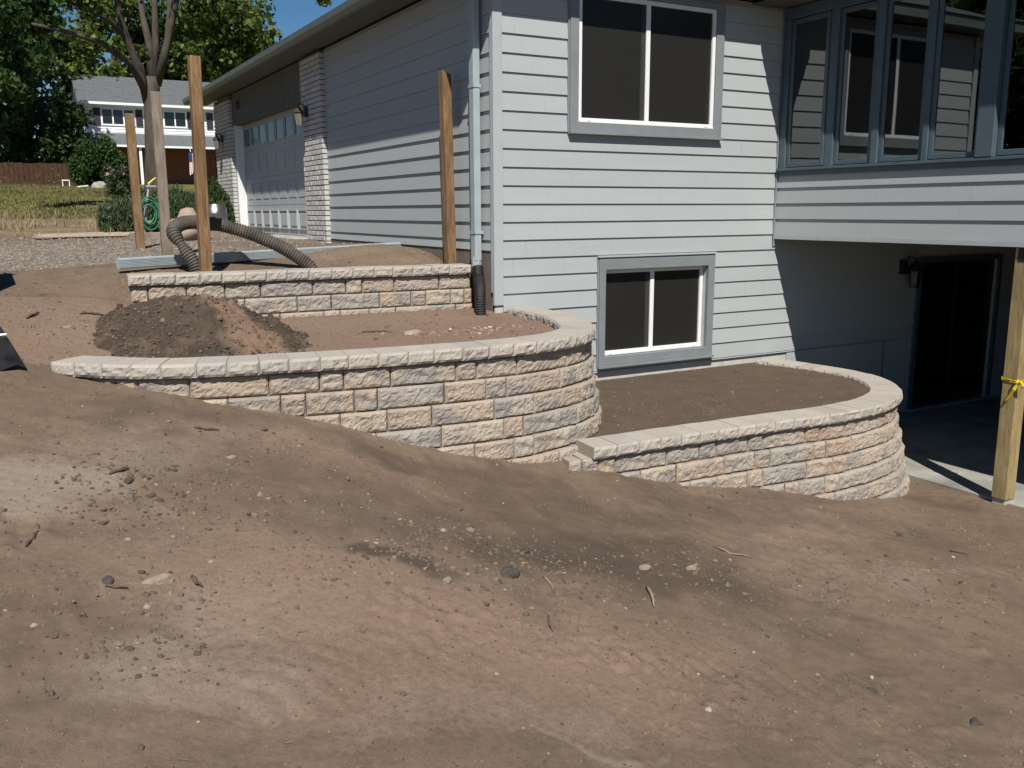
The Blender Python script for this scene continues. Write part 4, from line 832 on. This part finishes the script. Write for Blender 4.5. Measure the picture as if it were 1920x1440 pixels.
# ------------------------------------------------------------------ corrugated drain pipes
def cr_path(pts, step=.008):
    P = np.array(pts, float); Pe = np.vstack([2 * P[0] - P[1], P, 2 * P[-1] - P[-2]]); out = []
    for i in range(1, len(Pe) - 2):
        n = max(2, int(np.linalg.norm(Pe[i + 1] - Pe[i]) / .004))
        for t in np.linspace(0, 1, n, endpoint=False):
            a, b, c, d = Pe[i - 1:i + 3]; out.append(.5 * (2 * b + (c - a) * t + (2 * a - 5 * b + 4 * c - d) * t * t + (3 * b - a - 3 * c + d) * t ** 3))
    P = np.array(out); s = np.r_[0, np.cumsum(np.linalg.norm(np.diff(P, axis=0), axis=1))]; u = np.arange(0, s[-1], step)
    return np.stack([np.interp(u, s, P[:, k]) for k in range(3)], 1), u
def corrugated(name, pts, R, pitch, m, label, cat, kink=None):
    P, u = cr_path(pts, pitch / 4); rr = R * np.where((np.arange(len(u)) % 4) < 2, 1.0, .86)
    if kink is not None: rr = rr * (1 - .35 * np.exp(-((u - kink[0]) / kink[1]) ** 2))
    return tag(MB().tube(P, rr, 16).build(name, m, None, False), label, cat)
fp = lambda px, py, y: hit(px, py, 1, y)
a0 = fp(372, 512, .98); corrugated('drain_pipe', [a0 + [0, 0, -.12], fp(366, 498, 1.0), fp(342, 462, 1.05), fp(326, 437, 1.12), fp(332, 424, 1.2), fp(352, 417, 1.28), fp(390, 418, 1.3), fp(430, 426, 1.28), fp(480, 442, 1.22), fp(530, 465, 1.15), fp(572, 492, 1.08), fp(590, 512, 1.04)], .068, .026, M['dusty_plastic'], 'dusty black corrugated drain pipe arching up behind the upper wall', 'drain pipe', (.42, .06))
corrugated('drain_pipe', [(-.072, .235, 2.20), (-.085, .19, 2.10), (-.12, .10, 2.02), (-.15, .04, 1.93), (-.165, .0, 1.83), (-.17, -.02, 1.62)], .058, .022, M['black_plastic'], 'short black corrugated pipe on the end of the downspout', 'drain pipe')
# ribbed downspout length on the ground
A_, B_ = np.array([-3.33, 1.16, 0]), np.array([-.10, 2.22, 0]); d_ = B_ - A_; L = np.linalg.norm(d_); mb = MB(); prof = [(0, 0)]
pr = []
for k in range(6): z = .012 + k * .013; pr += [(-.036, z), (-.036, z + .008), (-.032, z + .0085), (-.032, z + .0125)]
pr = [(-.03, 0)] + pr + [(-.028, .098), (.03, .098), (.036, .09), (.036, .006), (.03, 0)]
for a in (0, L): mb.v += [(a, y, z) for y, z in pr]
n = len(pr); mb.f = [tuple(range(n)), tuple(range(n, 2 * n))[::-1]] + [(i, n + i, n + (i + 1) % n, (i + 1) % n) for i in range(n)]
o = mb.build('loose_downspout', M['downspout']); o.location = (A_[0], A_[1], 2.245); o.rotation_euler = (0, -math.asin(.05 / L), math.atan2(d_[1], d_[0])); tag(o, 'pale blue ribbed downspout length lying on the ground behind the upper wall', 'downspout')

# ------------------------------------------------------------------ loader bucket at the left edge
lb = empty('loader_bucket', (-4.9, -1.0, 1.8), 'black steel loader bucket reaching in at the left edge of the dirt', 'bucket')
def xz_plate(P, y0, y1, m, name):
    n = len(P); mb = MB(); mb.v = [(x, y0, z) for x, z in P] + [(x, y1, z) for x, z in P]; mb.f = [tuple(range(n)), tuple(range(n, 2 * n))[::-1]] + [(i, n + i, n + (i + 1) % n, (i + 1) % n) for i in range(n)]; return mb.build(name, m, lb, False, .004)
xz_plate([(-5.9, 1.76), (-4.36, 1.765), (-4.25, 1.80), (-4.195, 1.775), (-4.285, 1.985), (-5.9, 1.985)], -1.42, -1.36, M['steel'], 'lower_lip')
xz_plate([(-5.9, 2.0), (-4.292, 2.0), (-4.36, 2.13), (-4.43, 2.22), (-5.9, 2.24)], -1.35, -1.31, M['steel'], 'upper_plate')
MB().tube([(-5.9, -1.40, 1.993), (-4.6, -1.40, 1.99), (-4.288, -1.40, 2.0)], .009, 6).build('worn_edge', M['steel_edge'], lb)
MB().lathe([(.016, 0), (.014, .008), (.001, .01)], (-4.36, -1.36, 2.06), 8).build('bolt', M['steel_edge'], lb)
for x_ in (-4.45, -5.85): MB().box((x_, -1.30, 1.80), (x_ + .02, -.55, 2.23)).build('side_plate', M['steel'], lb)
box('back_plate', (-5.85, -.55, 1.85), (-4.43, -.53, 2.30), M['steel'], lb)
MB().box((-4.82, -.52, 2.1), (-4.70, .5, 2.28)).build('lift_arm', M['steel'], lb, False, .01)
MB().box((-5.7, .35, 2.25), (-4.47, 1.25, 3.08)).build('loader_body', M['steel'], lb, False, .05)
for k in range(5): MB().tube([(-4.55 - k * .2, .9, 3.06), (-4.53 - k * .2, .92, 3.18 + .05 * (k % 2))], .04, 6).build('body_lug', M['steel'], lb)

# ------------------------------------------------------------------ yard things beyond the posts
def gz(x, y): return H1(x, y)
# keg
kx, ky = -.70, 9.6; kz = gz(kx, ky); kg = empty('steel_keg', (kx, ky, kz), 'shiny steel keg standing at the left brick pier', 'keg')
MB().lathe([(.15, 0), (.165, .01), (.165, .05), (.20, .07), (.205, .16), (.212, .175), (.205, .19), (.205, .31), (.212, .325), (.205, .34), (.20, .44), (.165, .46), (.17, .50), (.15, .505), (.148, .47), (.02, .46)], (kx, ky, kz), 24).build('barrel', M['keg'], kg, True); box('valve', (kx - .03, ky - .03, kz + .46), (kx + .03, ky + .03, kz + .50), M['metal_dark'], kg)
# boulder
bx_, by_ = -1.66, 7.0; v, f = rock_verts(77, 3); v = v * [.24, .2, .17]; v[:, 2] += np.where(np.hypot(v[:, 0], v[:, 1]) < .13, .12 * (v[:, 2] > .05), 0); o = mesh('boulder', v, f, M['boulder'], None, True); o.location = (bx_, by_, gz(bx_, by_) + .22); tag(o, 'pointed pinkish boulder behind the arching drain pipe', 'boulder')
v2, f2 = rock_verts(78, 2); o = mesh('boulder', v2 * [.22, .2, .12], f2, M['boulder'], None, True); o.location = (-1.78, 6.75, gz(-1.78, 6.75) + .08); tag(o, 'low flat boulder at the foot of the pointed boulder', 'boulder')
# wooden edging plank and plywood sheets
o = MB().box((-1.0, -.03, 0), (1.0, .03, .11)).build('edging_plank', M['plank'], None, False, .006); o.location = (-1.45, 7.6, gz(-1.45, 7.6) - .01); o.rotation_euler = (0, 0, .02); tag(o, 'gray-brown edging plank on the ground before the shrubs', 'plank')
o = MB().box((-.8, -.55, 0), (.8, .55, .02)).build('plywood_sheet', M['plywood'], None, False, .003); o.location = (-2.9, 9.0, gz(-2.9, 9.0) + .02); o.rotation_euler = (.02, -.02, .1); tag(o, 'pale plywood sheet lying flat left of the shrubs', 'plywood')
o = MB().box((-.7, -.12, 0), (.7, .12, .02)).build('plywood_sheet', M['plywood'], None, False, .003); o.location = (-3.1, 8.15, gz(-3.1, 8.15) + .02); o.rotation_euler = (0, 0, .25); tag(o, 'narrow plywood strip in front of the plywood sheet', 'plywood')
# hose cart: slim A-frame with a green hose coil
hx, hy = -2.02, 7.9; hz0 = gz(hx, hy); hc = empty('hose_cart', (hx, hy, hz0), 'gray step-ladder style hose stand with a coil of green hose', 'hose stand')
fr = MB()
for s_ in (-1, 1): fr.tube([(hx + s_ * .20, hy - .12, hz0), (hx + s_ * .10 + .06, hy, hz0 + .86)], .015, 6)
for s_ in (-1, 1): fr.tube([(hx + s_ * .20, hy + .25, hz0), (hx + s_ * .10 + .06, hy + .02, hz0 + .86)], .012, 6)
fr.build('frame', M['alu'], hc)
for k in range(3): t = .25 + k * .28; box('rung', (hx - .17 + .09 * t, hy - .13 + .1 * t, hz0 + t), (hx + .17 - .02 * t, hy - .09 + .1 * t, hz0 + t + .025), M['alu'], hc)
MB().tube([(hx - .05, hy, hz0 + .86), (hx + .06, hy, hz0 + .95), (hx + .17, hy, hz0 + .86)], .02, 6).build('handle', M['tape'], hc)
cp = []
for k in range(180):
    a = k / 180 * 6.283 * 6; q = .16 + .04 * math.sin(k * .07) + .02 * math.sin(k * .31); cp.append((hx - .10 + q * .8 * math.cos(a), hy - .16 - .05 * math.sin(a * .17 + k * .02), hz0 + .40 + q * 1.25 * math.sin(a)))
MB().tube(cp, .013, 6).build('hose_coil', M['hose'], hc, True)

# ------------------------------------------------------------------ vegetation
def leaf_cloud(clumps, size, seed, aspect=.55, up=0.0, cut=None):
    r = np.random.default_rng(seed); Cs = []
    for (c, rad, n) in clumps:
        d = r.normal(size=(n, 3)); d /= np.linalg.norm(d, axis=1)[:, None]; rr = r.random(n) ** .45; Cs.append(np.array(c)[None] + d * rr[:, None] * np.array(rad)[None])
    c = np.concatenate(Cs)
    n = len(c); u = r.normal(size=(n, 3)); u[:, 2] += up * 2; u /= np.linalg.norm(u, axis=1)[:, None]; w = r.normal(size=(n, 3)); w -= u * (w * u).sum(1)[:, None]; w /= np.linalg.norm(w, axis=1)[:, None]
    s = size * r.uniform(.6, 1.3, n)[:, None]; V = np.stack([c - u * s, c + w * s * aspect, c + u * s, c - w * s * aspect], 1).reshape(-1, 3); return V, np.arange(n * 4).reshape(-1, 4)
def clumpy(center, rad, k, cr, n, seed, squash=.8, zmin=None):
    r = np.random.default_rng(seed); out = []
    for _ in range(k):
        d = r.normal(size=3); d /= np.linalg.norm(d); q = r.random() ** .4; c = np.array(center) + d * q * np.array(rad); s = cr * r.uniform(.6, 1.35)
        if zmin is not None and c[2] < zmin: c[2] = zmin + r.random() * .5
        out.append((c, (s, s, s * squash), n))
    return out
def tree(label, base, trunk, crown_c, crown_r, k, cr, n, leaf, mat, seed, limbs=None, group='trees behind the white house', name='tree'):
    E_ = empty(name, base, label, 'tree', group); r = random.Random(seed)
    mb = MB(); H_ = crown_c[2] - base[2]; P = [np.array(base) + [0, 0, -.3], np.array(base) + [r.uniform(-.1, .1), 0, H_ * .5], np.array(crown_c)]
    mb.tube(P, [trunk * 1.25, trunk * .85, trunk * .35], 10)
    for q in range(9 if limbs is None else 0):
        t = r.uniform(.35, .9); s0 = P[0] * (1 - t) + P[2] * t; a = r.uniform(0, 6.28); e = s0 + np.array([math.cos(a) * crown_r[0] * .75, math.sin(a) * crown_r[1] * .75, crown_r[2] * r.uniform(.2, .8)]); mid = (s0 + e) / 2 + [0, 0, -.2]
        mb.tube([s0, mid, e], [trunk * .4, trunk * .25, trunk * .06], 6)
    mb.build('trunk', M['bark'], E_, True)
    V, Q_ = leaf_cloud(clumpy(crown_c, crown_r, k, cr, n, seed), leaf, seed + 1); fast_mesh('crown', V, Q_, M[mat], E_); return E_
def far(px, py, y): return hit(px, py, 1, y)
# the big maple in front of the white house
by = 20.0; b0 = far(287, 350, by); b0[2] = gz(b0[0], by); mt = empty('tree', tuple(b0), 'big maple with a forked trunk in front of the white house', 'tree')
fork = far(284, 165, by); mb = MB(); mb.tube([b0 + [0, 0, -.3], b0 + [0, 0, .15], far(287, 300, by), far(285, 230, by), fork, fork + [.02, 0, .3]], [.34, .28, .215, .205, .225, .17], 12)
def limb(pts, r0, r1): mb.tube([np.array(p) for p in pts], np.linspace(r0, r1, len(pts)), 8)
limb([far(278, 195, by), far(262, 130, by - .2), far(240, 80, by - .4), far(225, 30, by - .6), far(212, -40, by - .8), far(190, -140, by - 1)], .13, .06)
limb([far(276, 180, by), far(245, 120, by - .6), far(190, 80, by - 1.2), far(120, 58, by - 1.8), far(60, 45, by - 2.2)], .095, .04)
limb([far(238, 75, by - .4), far(205, 38, by - .9), far(150, 12, by - 1.4), far(90, -10, by - 2)], .07, .03)
limb([far(284, 150, by), far(282, 90, by + .1), far(270, 40, by + .3), far(258, -30, by + .5), far(250, -150, by + .8)], .12, .06)
limb([far(288, 150, by), far(292, 80, by + .1), far(290, 10, by + .1), far(288, -120, by + .2)], .12, .06)
limb([far(294, 160, by), far(312, 90, by - .3), far(326, 20, by - .5), far(345, -80, by - .7), far(360, -200, by - .8)], .125, .06)
limb([far(312, 90, by - .3), far(318, 20, by + .2), far(316, -90, by + .6)], .09, .05)
mb.v = list(mb.v); mb.build('trunk', M['bark'], mt, True)
cd_ = []
cl = clumpy((b0[0] - .4, by, b0[2] + 9.5), (4.4, 4.2, 2.6), 70, .85, 120, 201)
for px, py, yy, s in [(30, 30, by - 2, .55), (80, 10, by - 2, .6), (10, 90, by - 2.5, .5), (45, 130, by - 2.4, .42), (95, 45, by - 1.6, .4), (20, 165, by - 2.6, .4), (60, -20, by - 2, .7), (150, -10, by - 1.5, .5), (360, 60, by - .5, .5), (400, 40, by - .4, .6), (430, 80, by - .4, .5), (370, 20, by, .6), (335, 60, by, .35), (455, 60, by - .3, .42), (350, 110, by - .3, .4), (400, 100, by - .2, .45), (330, 130, by, .3), (440, 25, by - .3, .55), (470, 85, by - .3, .25), (585, -8, by - 4, .3), (0, 20, by - 3, .7), (0, 140, by - 3, .5), (110, 90, by - 1.6, .22), (420, 120, by, .35), (385, 135, by, .3), (468, 110, by, .2)]:
    c = far(px, py, yy); (cd_ if px < 130 else cl).extend([(c + RNG.normal(size=3) * s * .35, (s * .75, s * .75, s * .6), int(170 * s / .5)) for _ in range(2)])
V, Q_ = leaf_cloud(cl, .085, 202, .7); fast_mesh('crown', V, Q_, M['leaf'], mt)
V, Q_ = leaf_cloud(cd_, .085, 203, .7); fast_mesh('crown', V, Q_, M['leaf_dark'], mt)  # shade on the left of the crown, put into a darker leaf colour
# trees behind the house and along the left side
TT = [('tall dark tree at the far left edge beyond the fence', -38, 340, 46, 50, (3.0, 3, 5.2), 52, 1.2, 110, .26, 'leaf_dark', .3), ('loose blue-green tree with thin stems between the left trees', 62, 335, 52, 120, (2.0, 2, 4.2), 15, .8, 60, .2, 'leaf_blue', .16),
      ('full green tree at the left corner of the white house', 128, 330, 55, 85, (2.9, 3, 5.6), 52, 1.05, 100, .24, 'leaf', .3), ('tall tree rising behind the roof left of the maple trunk', 215, 330, 66, 70, (3.9, 4, 5.2), 44, 1.3, 100, .26, 'leaf', .35),
      ('broad dark tree behind the roof right of the maple trunk', 345, 330, 66, 120, (4.2, 4, 4.0), 70, 1.3, 120, .26, 'leaf_dark', .35), ('green tree seen between the tall post and the garage eave', 432, 330, 62, 100, (3.6, 4, 3.9), 70, 1.15, 120, .24, 'leaf', .35), ('small tree low at the left side of the white house', 120, 340, 48, 262, (1.5, 1.5, 1.9), 34, .7, 90, .16, 'leaf_dark', .12), ('leafy tree filling the gap above the fence', 30, 340, 50, 270, (2.2, 1.6, 2.6), 44, .85, 100, .18, 'leaf_blue', .14)]
for i, (lab, px, py, y, cpy, cr_, k, s, n, lf, mt_, tr) in enumerate(TT):
    b = far(px, py, y); b[2] = float(np.interp(y, [37, 52, 80], [3.9, 4.45, 4.7])); c = far(px, cpy, y); tree(lab, tuple(b), tr, tuple(c), cr_, k, s, n, lf, mt_, 300 + i * 7)
for i, (x, y, h, lab) in enumerate([(-15.5, 11.0, 6.5, 'dark broad tree left of the view, mirrored in the porch glass'), (-21, 19, 8.0, 'farther dark tree left of the view, mirrored in the porch glass'), (-12.5, 20, 7.0, 'dark tree beside the drive left of the view')]):
    tree(lab, (x, y, 2.5), .3, (x, y, 2.5 + h * .62), (4.2, 4.2, h * .55), 70, 1.35, 80, .3, 'leaf_dark', 700 + i, None, 'trees left of the view')
# sapling stems in the gap
sp = far(58, 335, 50); sp[2] = 4.4; st = empty('tree', tuple(sp), 'bare thin-stemmed sapling against the sky gap at the left', 'tree', 'trees behind the white house'); mb = MB()
for a, b in ((58, 56), (50, 38), (54, 30), (46, 70)): mb.tube([far(57, 345, 50), far((a + 58) / 2, 230, 50), far(b, 60, 50)], [.12, .08, .03], 6)
mb.build('trunk', M['bark'], st); V, Q_ = leaf_cloud(clumpy(tuple(far(60, 200, 50)), (1.6, 1, 3.6), 30, .45, 26, 411), .13, 412); fast_mesh('crown', V, Q_, M['leaf_blue'], st)
# round clipped bush
def bush(name, label, c, rad, n, size, mat, seed, up=0.0, asp=.5, group=None, k=40):
    z0 = gz(c[0], c[1]); E_ = empty(name, (c[0], c[1], z0), label, 'bush', group); r = np.random.default_rng(seed); cl = []
    for _ in range(k):
        d = r.normal(size=3); d /= np.linalg.norm(d); d[2] = abs(d[2]); q = .72 + .2 * r.random(); cl.append((np.array([c[0], c[1], z0 + rad[2] * .12]) + d * q * np.array(rad) * [1, 1, .92], tuple(np.array(rad) * .24), n // k))
    cl.append((np.array([c[0], c[1], z0 + rad[2] * .45]), tuple(np.array(rad) * [.75, .75, .42]), n // 3))
    V, Q_ = leaf_cloud(cl, size, seed + 1, asp, up); V[:, 2] = np.maximum(V[:, 2], z0 + .01); fast_mesh('foliage', V, Q_, M[mat], E_)
    mb = MB()
    for _ in range(7): a = r.uniform(0, 6.28); mb.tube([(c[0], c[1], z0 - .05), (c[0] + math.cos(a) * rad[0] * .3, c[1] + math.sin(a) * rad[1] * .3, z0 + rad[2] * .4), (c[0] + math.cos(a) * rad[0] * .7, c[1] + math.sin(a) * rad[1] * .7, z0 + rad[2] * .75)], [.03, .02, .008], 5)
    mb.build('stems', M['bark'], E_); return E_
bc = far(190, 345, 37); bush('round_bush', 'large round dark green bush at the left of the white house', (bc[0], 37), (1.30, 1.2, 2.05), 9000, .075, 'leaf_dark', 501, 0, .6)
for i, (px, y, rx, rz, lab, mt_) in enumerate([(228, 9.6, .42, .62, 'gray-green bushy shrub at the left end of the shrub row', 'shrub'), (268, 10.2, .42, .70, 'shrub behind the leftmost tan post', 'shrub'), (322, 10.4, .50, .86, 'yellowish shrub between the gray post and the tall post', 'shrub'), (350, 9.7, .42, .72, 'dense shrub behind the pointed boulder', 'shrub'), (398, 10.8, .42, .86, 'dark shrub behind the steel keg beside the brick pier', 'leaf_dark')]):
    c = far(px, 415, y); bush('shrub', lab, (c[0], y), (rx, .40, rz), 3600, .05, mt_, 520 + i * 5, 1.1, .22, 'shrubs along the drive', 34)
# rose bush with pink flowers
c = far(228, 350, 24); rb = bush('rose_bush', 'pink flowering rose bush in front of the round bush', (c[0], 24), (.55, .5, .95), 2400, .05, 'shrub', 560, .3, .5)
V, Q_ = leaf_cloud([((c[0], 24, gz(c[0], 24) + .85), (.5, .4, .25), 60)], .05, 561, .9); fast_mesh('flowers', V, Q_, M['flower'], rb)
# lawn
n = 30000; lx = r_.uniform(-9, 1.5, n); ly = 14 + 26 * r_.random(n) ** 1.3; lz = height(lx, ly, False); a = r_.uniform(0, 6.28, n); hgt = r_.uniform(.03, .08, n); w = .010 + .012 * r_.random(n)
t = np.stack([np.c_[lx - np.cos(a) * w, ly - np.sin(a) * w, lz - .01], np.c_[lx + np.cos(a) * w, ly + np.sin(a) * w, lz - .01], np.c_[lx + r_.normal(0, .03, n), ly + r_.normal(0, .03, n), lz + hgt]], 1).reshape(-1, 3)
tag(fast_mesh('lawn_grass', t, np.arange(n * 3).reshape(-1, 3), M['grass'], None, False, True), 'short dry lawn rising towards the white house', 'grass', kind='stuff')
n = 3500; lx = r_.uniform(-7, -1.2, n); ly = r_.normal(12, 1.6, n); kk = vnoise(lx * 1.2, ly * 1.2, 71) > -.05; lx, ly = lx[kk], ly[kk]; n = len(lx); lz = height(lx, ly, False); a = r_.uniform(0, 6.28, n); w = .006 + .006 * r_.random(n)
t = np.stack([np.c_[lx - np.cos(a) * w, ly - np.sin(a) * w, lz - .01], np.c_[lx + np.cos(a) * w, ly + np.sin(a) * w, lz - .01], np.c_[lx + r_.normal(0, .06, n), ly + r_.normal(0, .06, n), lz + r_.uniform(.05, .22, n)]], 1).reshape(-1, 3)
tag(fast_mesh('dry_grass', t, np.arange(n * 3).reshape(-1, 3), M['straw'], None, False, True), 'dry straw-coloured grass tufts at the edge of the drive', 'grass', kind='stuff')

# ------------------------------------------------------------------ the white house across the lawn
YH = 50.0; wh = empty('white_house', (4, YH, 4.4), 'two-storey white house with gray roofs and dark shutters beyond the lawn', 'house')
fx = lambda px: float(far(px, 230, YH)[0]); fz = lambda py: float(far(220, py, YH)[2])
X0, X1 = fx(161), 12.0; ZE, ZB = fz(197), fz(253)
box('wall', (X0, YH, ZB - .4), (X1, YH + 7, ZE), M['white_far'], wh)
nb = 10
for k in range(nb):
    za = ZB + (ZE - ZB) * k / nb; zb = ZB + (ZE - ZB) * (k + 1) / nb
    mesh('siding_board', [(X0, YH - .03, za), (X1, YH - .03, za), (X1, YH - .006, zb - .003), (X0, YH - .006, zb - .003), (X0, YH + .0, za), (X1, YH + .0, za), (X1, YH, zb - .003), (X0, YH, zb - .003)], [(0, 1, 2, 3), (4, 7, 6, 5), (0, 4, 5, 1), (3, 2, 6, 7), (0, 3, 7, 4), (1, 5, 6, 2)], M['white_far'], wh)
box('corner_trim', (X0 - .03, YH - .05, ZB), (X0 + .06, YH + .02, ZE), M['white_far2'], wh)
xr = fx(147); zr = fz(150); zg = fz(195)
rf = mesh('roof', [(xr, YH - .42, zg), (X1 + .5, YH - .42, zg), (X1 + .5, YH + 3.0, zr + .55), (xr + .1, YH + 3.0, zr + .55), (xr, YH + 7.6, zg), (X1 + .5, YH + 7.6, zg)], [(0, 1, 2, 3), (3, 2, 5, 4), (0, 3, 4), (1, 5, 2), (0, 4, 5, 1)], M['shingle'], wh)
for k in range(14):
    t0 = k / 14; t1 = (k + 1) / 14; P = lambda x, t, d: (x, YH - .42 + 3.42 * t, zg + (zr + .55 - zg) * t + d)
    mesh('shingle_row', [P(xr, t0, .05), P(X1 + .5, t0, .05), P(X1 + .5, t1, .02), P(xr + .1 * t1, t1, .02), P(xr, t0, .01), P(X1 + .5, t0, .01)], [(0, 1, 2, 3), (4, 5, 1, 0)], M['shingle'], rf)
box('gutter', (xr - .05, YH - .53, zg - .10), (X1 + .5, YH - .41, zg + .03), M['white_far2'], wh); box('soffit', (xr, YH - .41, zg - .13), (X1, YH, zg - .10), M['white_far2'], wh)
MB().tube([(X0 + .0, YH - .42, zg - .1), (X0 + .03, YH - .4, zg - .35), (X0 - .03, YH - .08, zg - .6), (X0 - .03, YH - .08, ZB)], .05, 6).build('downspout', M['white_far2'], wh)
def fwin(pxa, pxb, n, pya=204, pyb=236):
    xa, xb, za, zb = fx(pxa), fx(pxb), fz(pyb), fz(pya); o = box('window', (xa, YH - .07, za), (xb, YH - .031, zb), M['white_far2'], wh); w = (xb - xa - .08) / n
    for k in range(n): box('pane', (xa + .08 + k * w, YH - .08, za + .10), (xa + k * w + w, YH - .071, zb - .06), M['dark_glass'], o)
    for s_, e_ in ((xa - .40, xa - .04), (xb + .04, xb + .40)): box('shutter', (s_, YH - .085, za), (e_, YH - .032, zb), M['shutter'], wh)
fwin(190, 254, 3); fwin(306, 350, 2); fwin(400, 440, 2)
# lower roof, porch and brick front
zl0, zl1 = fz(276), fz(253)
lr = mesh('lower_roof', [(fx(148), YH - 2.0, zl0), (X1, YH - 2.0, zl0), (X1, YH - .04, zl1 + .1), (fx(152), YH - .04, zl1 + .1), (fx(148), YH - 2.0, zl0 - .06), (X1, YH - 2, zl0 - .06), (X1, YH - .04, zl0 - .06), (fx(148), YH - .04, zl0 - .06)], [(0, 1, 2, 3), (4, 7, 6, 5), (0, 4, 5, 1), (0, 3, 7, 4), (1, 5, 6, 2)], M['shingle'], wh)
box('gutter', (fx(148), YH - 2.1, zl0 - .10), (X1, YH - 2.0, zl0 + .01), M['white_far2'], wh); box('brick_wall', (X0 + .1, YH - .02, 3.8), (X1, YH + .2, zl0 - .07), M['far_brick'], wh)
for px in (250, 445): x = fx(px); box('porch_post', (x - .07, YH - 1.95, 4.2), (x + .07, YH - 1.8, zl0 - .1), M['white_far2'], wh)
box('front_door', (fx(400), YH - .06, 4.4), (fx(425), YH - .021, fz(290)), M['shutter'], wh); box('window', (fx(262), YH - .06, fz(330)), (fx(285), YH - .021, fz(290)), M['dark_glass'], wh)
# flag by the porch
fl = empty('flag', (fx(341), YH - 2.2, fz(330)), 'limp red, white and blue striped flag hanging at the porch of the white house', 'flag'); xa = fx(340)
for k in range(7):
    z1_ = fz(283) - 0; zz0, zz1 = fz(326), fz(288); d = (k - 3) * .035
    mesh('stripe', [(xa + d, YH - 2.2 + .05 * (k % 2), zz1), (xa + d + .036, YH - 2.2 + .05 * ((k + 1) % 2), zz1), (xa + d * 1.4 + .05, YH - 2.2 + .06 * ((k + 1) % 2), zz0 - .1 * math.sin(k)), (xa + d * 1.4, YH - 2.2 + .06 * (k % 2), zz0 - .1 * math.sin(k)),], [(0, 1, 2, 3)], M['flag_red' if k % 2 == 0 else 'flag_white'], fl)
box('canton', (xa - .12, YH - 2.24, fz(302)), (xa + .06, YH - 2.21, fz(287)), M['flag_blue'], fl); MB().tube([(xa, YH - 1.9, fz(276)), (xa, YH - 2.3, fz(286))], .015, 5).build('pole', M['white_far2'], fl)
# fence of red-brown boards
fe = empty('board_fence', (-3, 40, 3.9), 'red-brown board fence at the far left edge of the lawn', 'fence')
for k in range(30):
    x = -6.5 + k * .20; zb = float(np.interp(40, [37, 52], [3.9, 4.45])); box('fence_board', (x, 40 + .01 * (k % 2), zb - .05), (x + .185, 40.03 + .01 * (k % 2), zb + 1.0 + random.uniform(-.03, .03)), M['fence'], fe)
for zz in (4.25, 4.8): box('fence_rail', (-6.5, 40.045, zz), (-.5, 40.09, zz + .08), M['fence'], fe)
# small things on the lawn edge
c = far(124, 350, 36); stl = empty('white_stool', tuple(c), 'small white stool frame on the lawn by the round bush', 'stool'); z0 = gz(c[0], 36)
box('top', (c[0] - .15, 35.9, z0 + .24), (c[0] + .15, 36.1, z0 + .28), M['white_far2'], stl)
for dx in (-.14, .12): box('leg', (c[0] + dx, 35.92, z0), (c[0] + dx + .03, 35.95, z0 + .24), M['white_far2'], stl)
c = far(155, 351, 35); z0 = gz(c[0], 35); o = MB().box((-.22, -.05, 0), (.22, .05, .05)).build('white_board', M['white_far2']); o.location = (c[0], 35, z0 + .03); o.rotation_euler = (0, -.12, .2); tag(o, 'short white board lying on the lawn in front of the rusty panel', 'board')
c = far(156, 345, 38.6); z0 = gz(c[0], 38.6); o = MB().box((-.32, -.04, 0), (.32, .04, .42)).build('rusty_panel', M['red_box'], None, False, .01); o.location = (c[0], 38.0, gz(c[0], 38)); o.rotation_euler = (-.15, 0, .1); tag(o, 'rusty orange panel leaning beside the round bush', 'panel')
c = far(187, 350, 34.5); v, f = rock_verts(91, 2); o = mesh('lawn_rock', v * [.42, .3, .2], f, M['rock'], None, True); o.location = (c[0], 34.5, gz(c[0], 34.5) + .05); tag(o, 'gray rock on the lawn below the round bush', 'rock')
